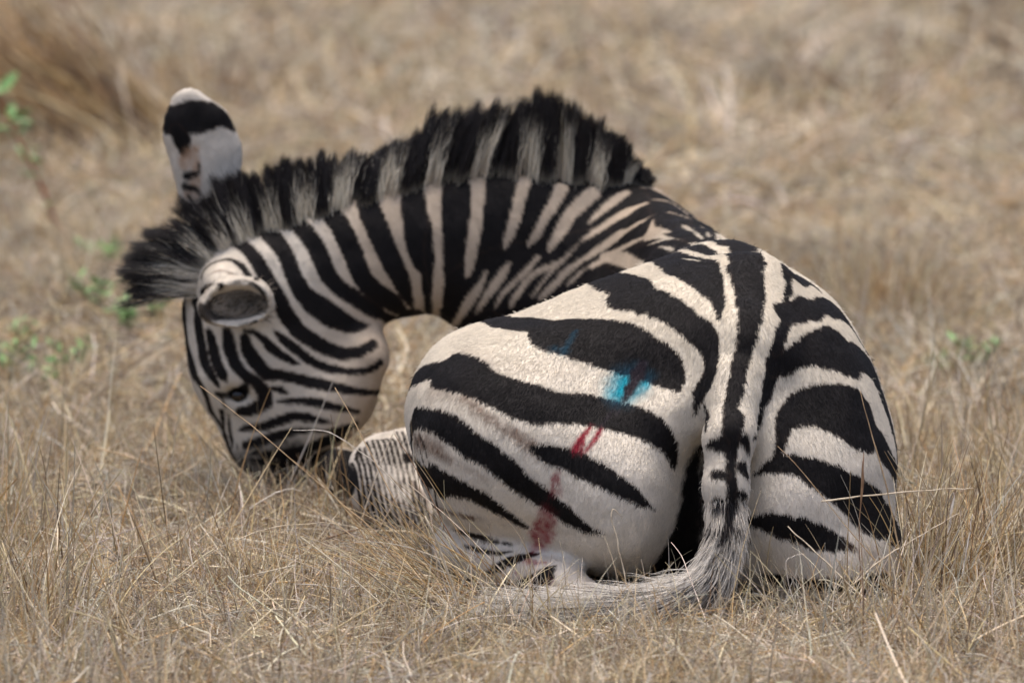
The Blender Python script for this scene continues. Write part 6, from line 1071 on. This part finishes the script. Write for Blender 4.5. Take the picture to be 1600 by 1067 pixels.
def put_leaf(root, loc, az, tilt, s):
    o = bpy.data.objects.new('leaf', LEAF); COL.objects.link(o)
    o.parent = root; o.location = loc; o.rotation_euler = (tilt, srg.normal(0, .4), az); o.scale = (s, s, s)
def weed(px, py, n, h, s, label):
    base = ground_at(px, py)
    e = bpy.data.objects.new('green_weed', None); COL.objects.link(e)
    e.location = (base.x, base.y, float(ground_z(base.x, base.y)))
    tag(e, label, 'weed', 'green weeds among the dry grass')
    for k in range(6):
        a = srg.uniform(0, 6.28); q = np.array([(0, 0, 0), (.3 * h * math.cos(a), .3 * h * math.sin(a), .6 * h), (.7 * h * math.cos(a), .7 * h * math.sin(a), h)])
        L = smooth_line(q, 6)
        o = bpy.data.objects.new('stem', tube_mesh('stem', L, [.0016] * 6, sides=5)); COL.objects.link(o); o.parent = e; o.data.materials.append(STEM)
        for j in range(n // 6):
            p = L[srg.integers(2, 6)]
            put_leaf(e, tuple(p), srg.uniform(0, 6.28), srg.uniform(-.1, .9), s * srg.uniform(.7, 1.3))
weed(158, 452, 33, 0.068, 1.24, 'green leafy weed just left of the forelock')
weed(150, 528, 30, 0.068, 1.10, 'green weed farther out left of the forehead of the zebra')
weed(205, 552, 30, 0.061, 1.10, 'green weed standing alone between forelock and eye, left of the face')
weed(240, 528, 27, 0.047, 0.92, 'small green weed right beside the forehead')
weed(112, 590, 30, 0.061, 1.01, 'low green weed left of the eye of the zebra')
weed(14, 606, 30, 0.068, 1.10, 'green weed at the left edge of the picture')
weed(72, 618, 27, 0.054, 0.92, 'dark green weed second from the left edge')
weed(40, 562, 27, 0.047, 0.92, 'small green weed above the one at the left edge')
weed(1474, 575, 27, 0.054, 0.92, 'green weed nearest the right hip')
weed(1530, 568, 30, 0.068, 1.10, 'green weed with more leaves farther right of the hip')
def twig():
    pts = [A(100, 388, 3.45), A(92, 365, 3.44), A(76, 318, 3.42), (A(56, 272, 3.40)), A(38, 235, 3.38), A(14, 190, 3.36), A(-8, 140, 3.35)]
    pts[0].z = float(ground_z(pts[0].x, pts[0].y))
    e = bpy.data.objects.new('thorn_twig', None); COL.objects.link(e); e.location = pts[0]
    tag(e, 'arching reddish thorn twig with small green leaves at the left edge', 'twig')
    L = smooth_line([tuple(p - pts[0]) for p in pts], 24)
    o = bpy.data.objects.new('stem', tube_mesh('stem', L, np.linspace(.0065, .0026, 24))); COL.objects.link(o); o.parent = e; o.data.materials.append(REDSTEM)
    for i in list(range(11, 24)) * 2 + [5, 8]:
        put_leaf(e, tuple(L[i] + srg.normal(0, .006, 3)), srg.uniform(0, 6.28), srg.uniform(-.3, 1.0), srg.uniform(1.2, 2.1) * (1.3 if i > 16 else .8))
    for i in range(2, 24, 2):
        d = srg.normal(0, 1, 3); d[2] = abs(d[2]); d /= np.linalg.norm(d)
        t = bpy.data.objects.new('thorn', tube_mesh('thorn', [L[i], L[i] + d * .012, L[i] + d * .025], [.0012, .0008, .0002], sides=4)); COL.objects.link(t); t.parent = e; t.data.materials.append(SM['white'])
twig()
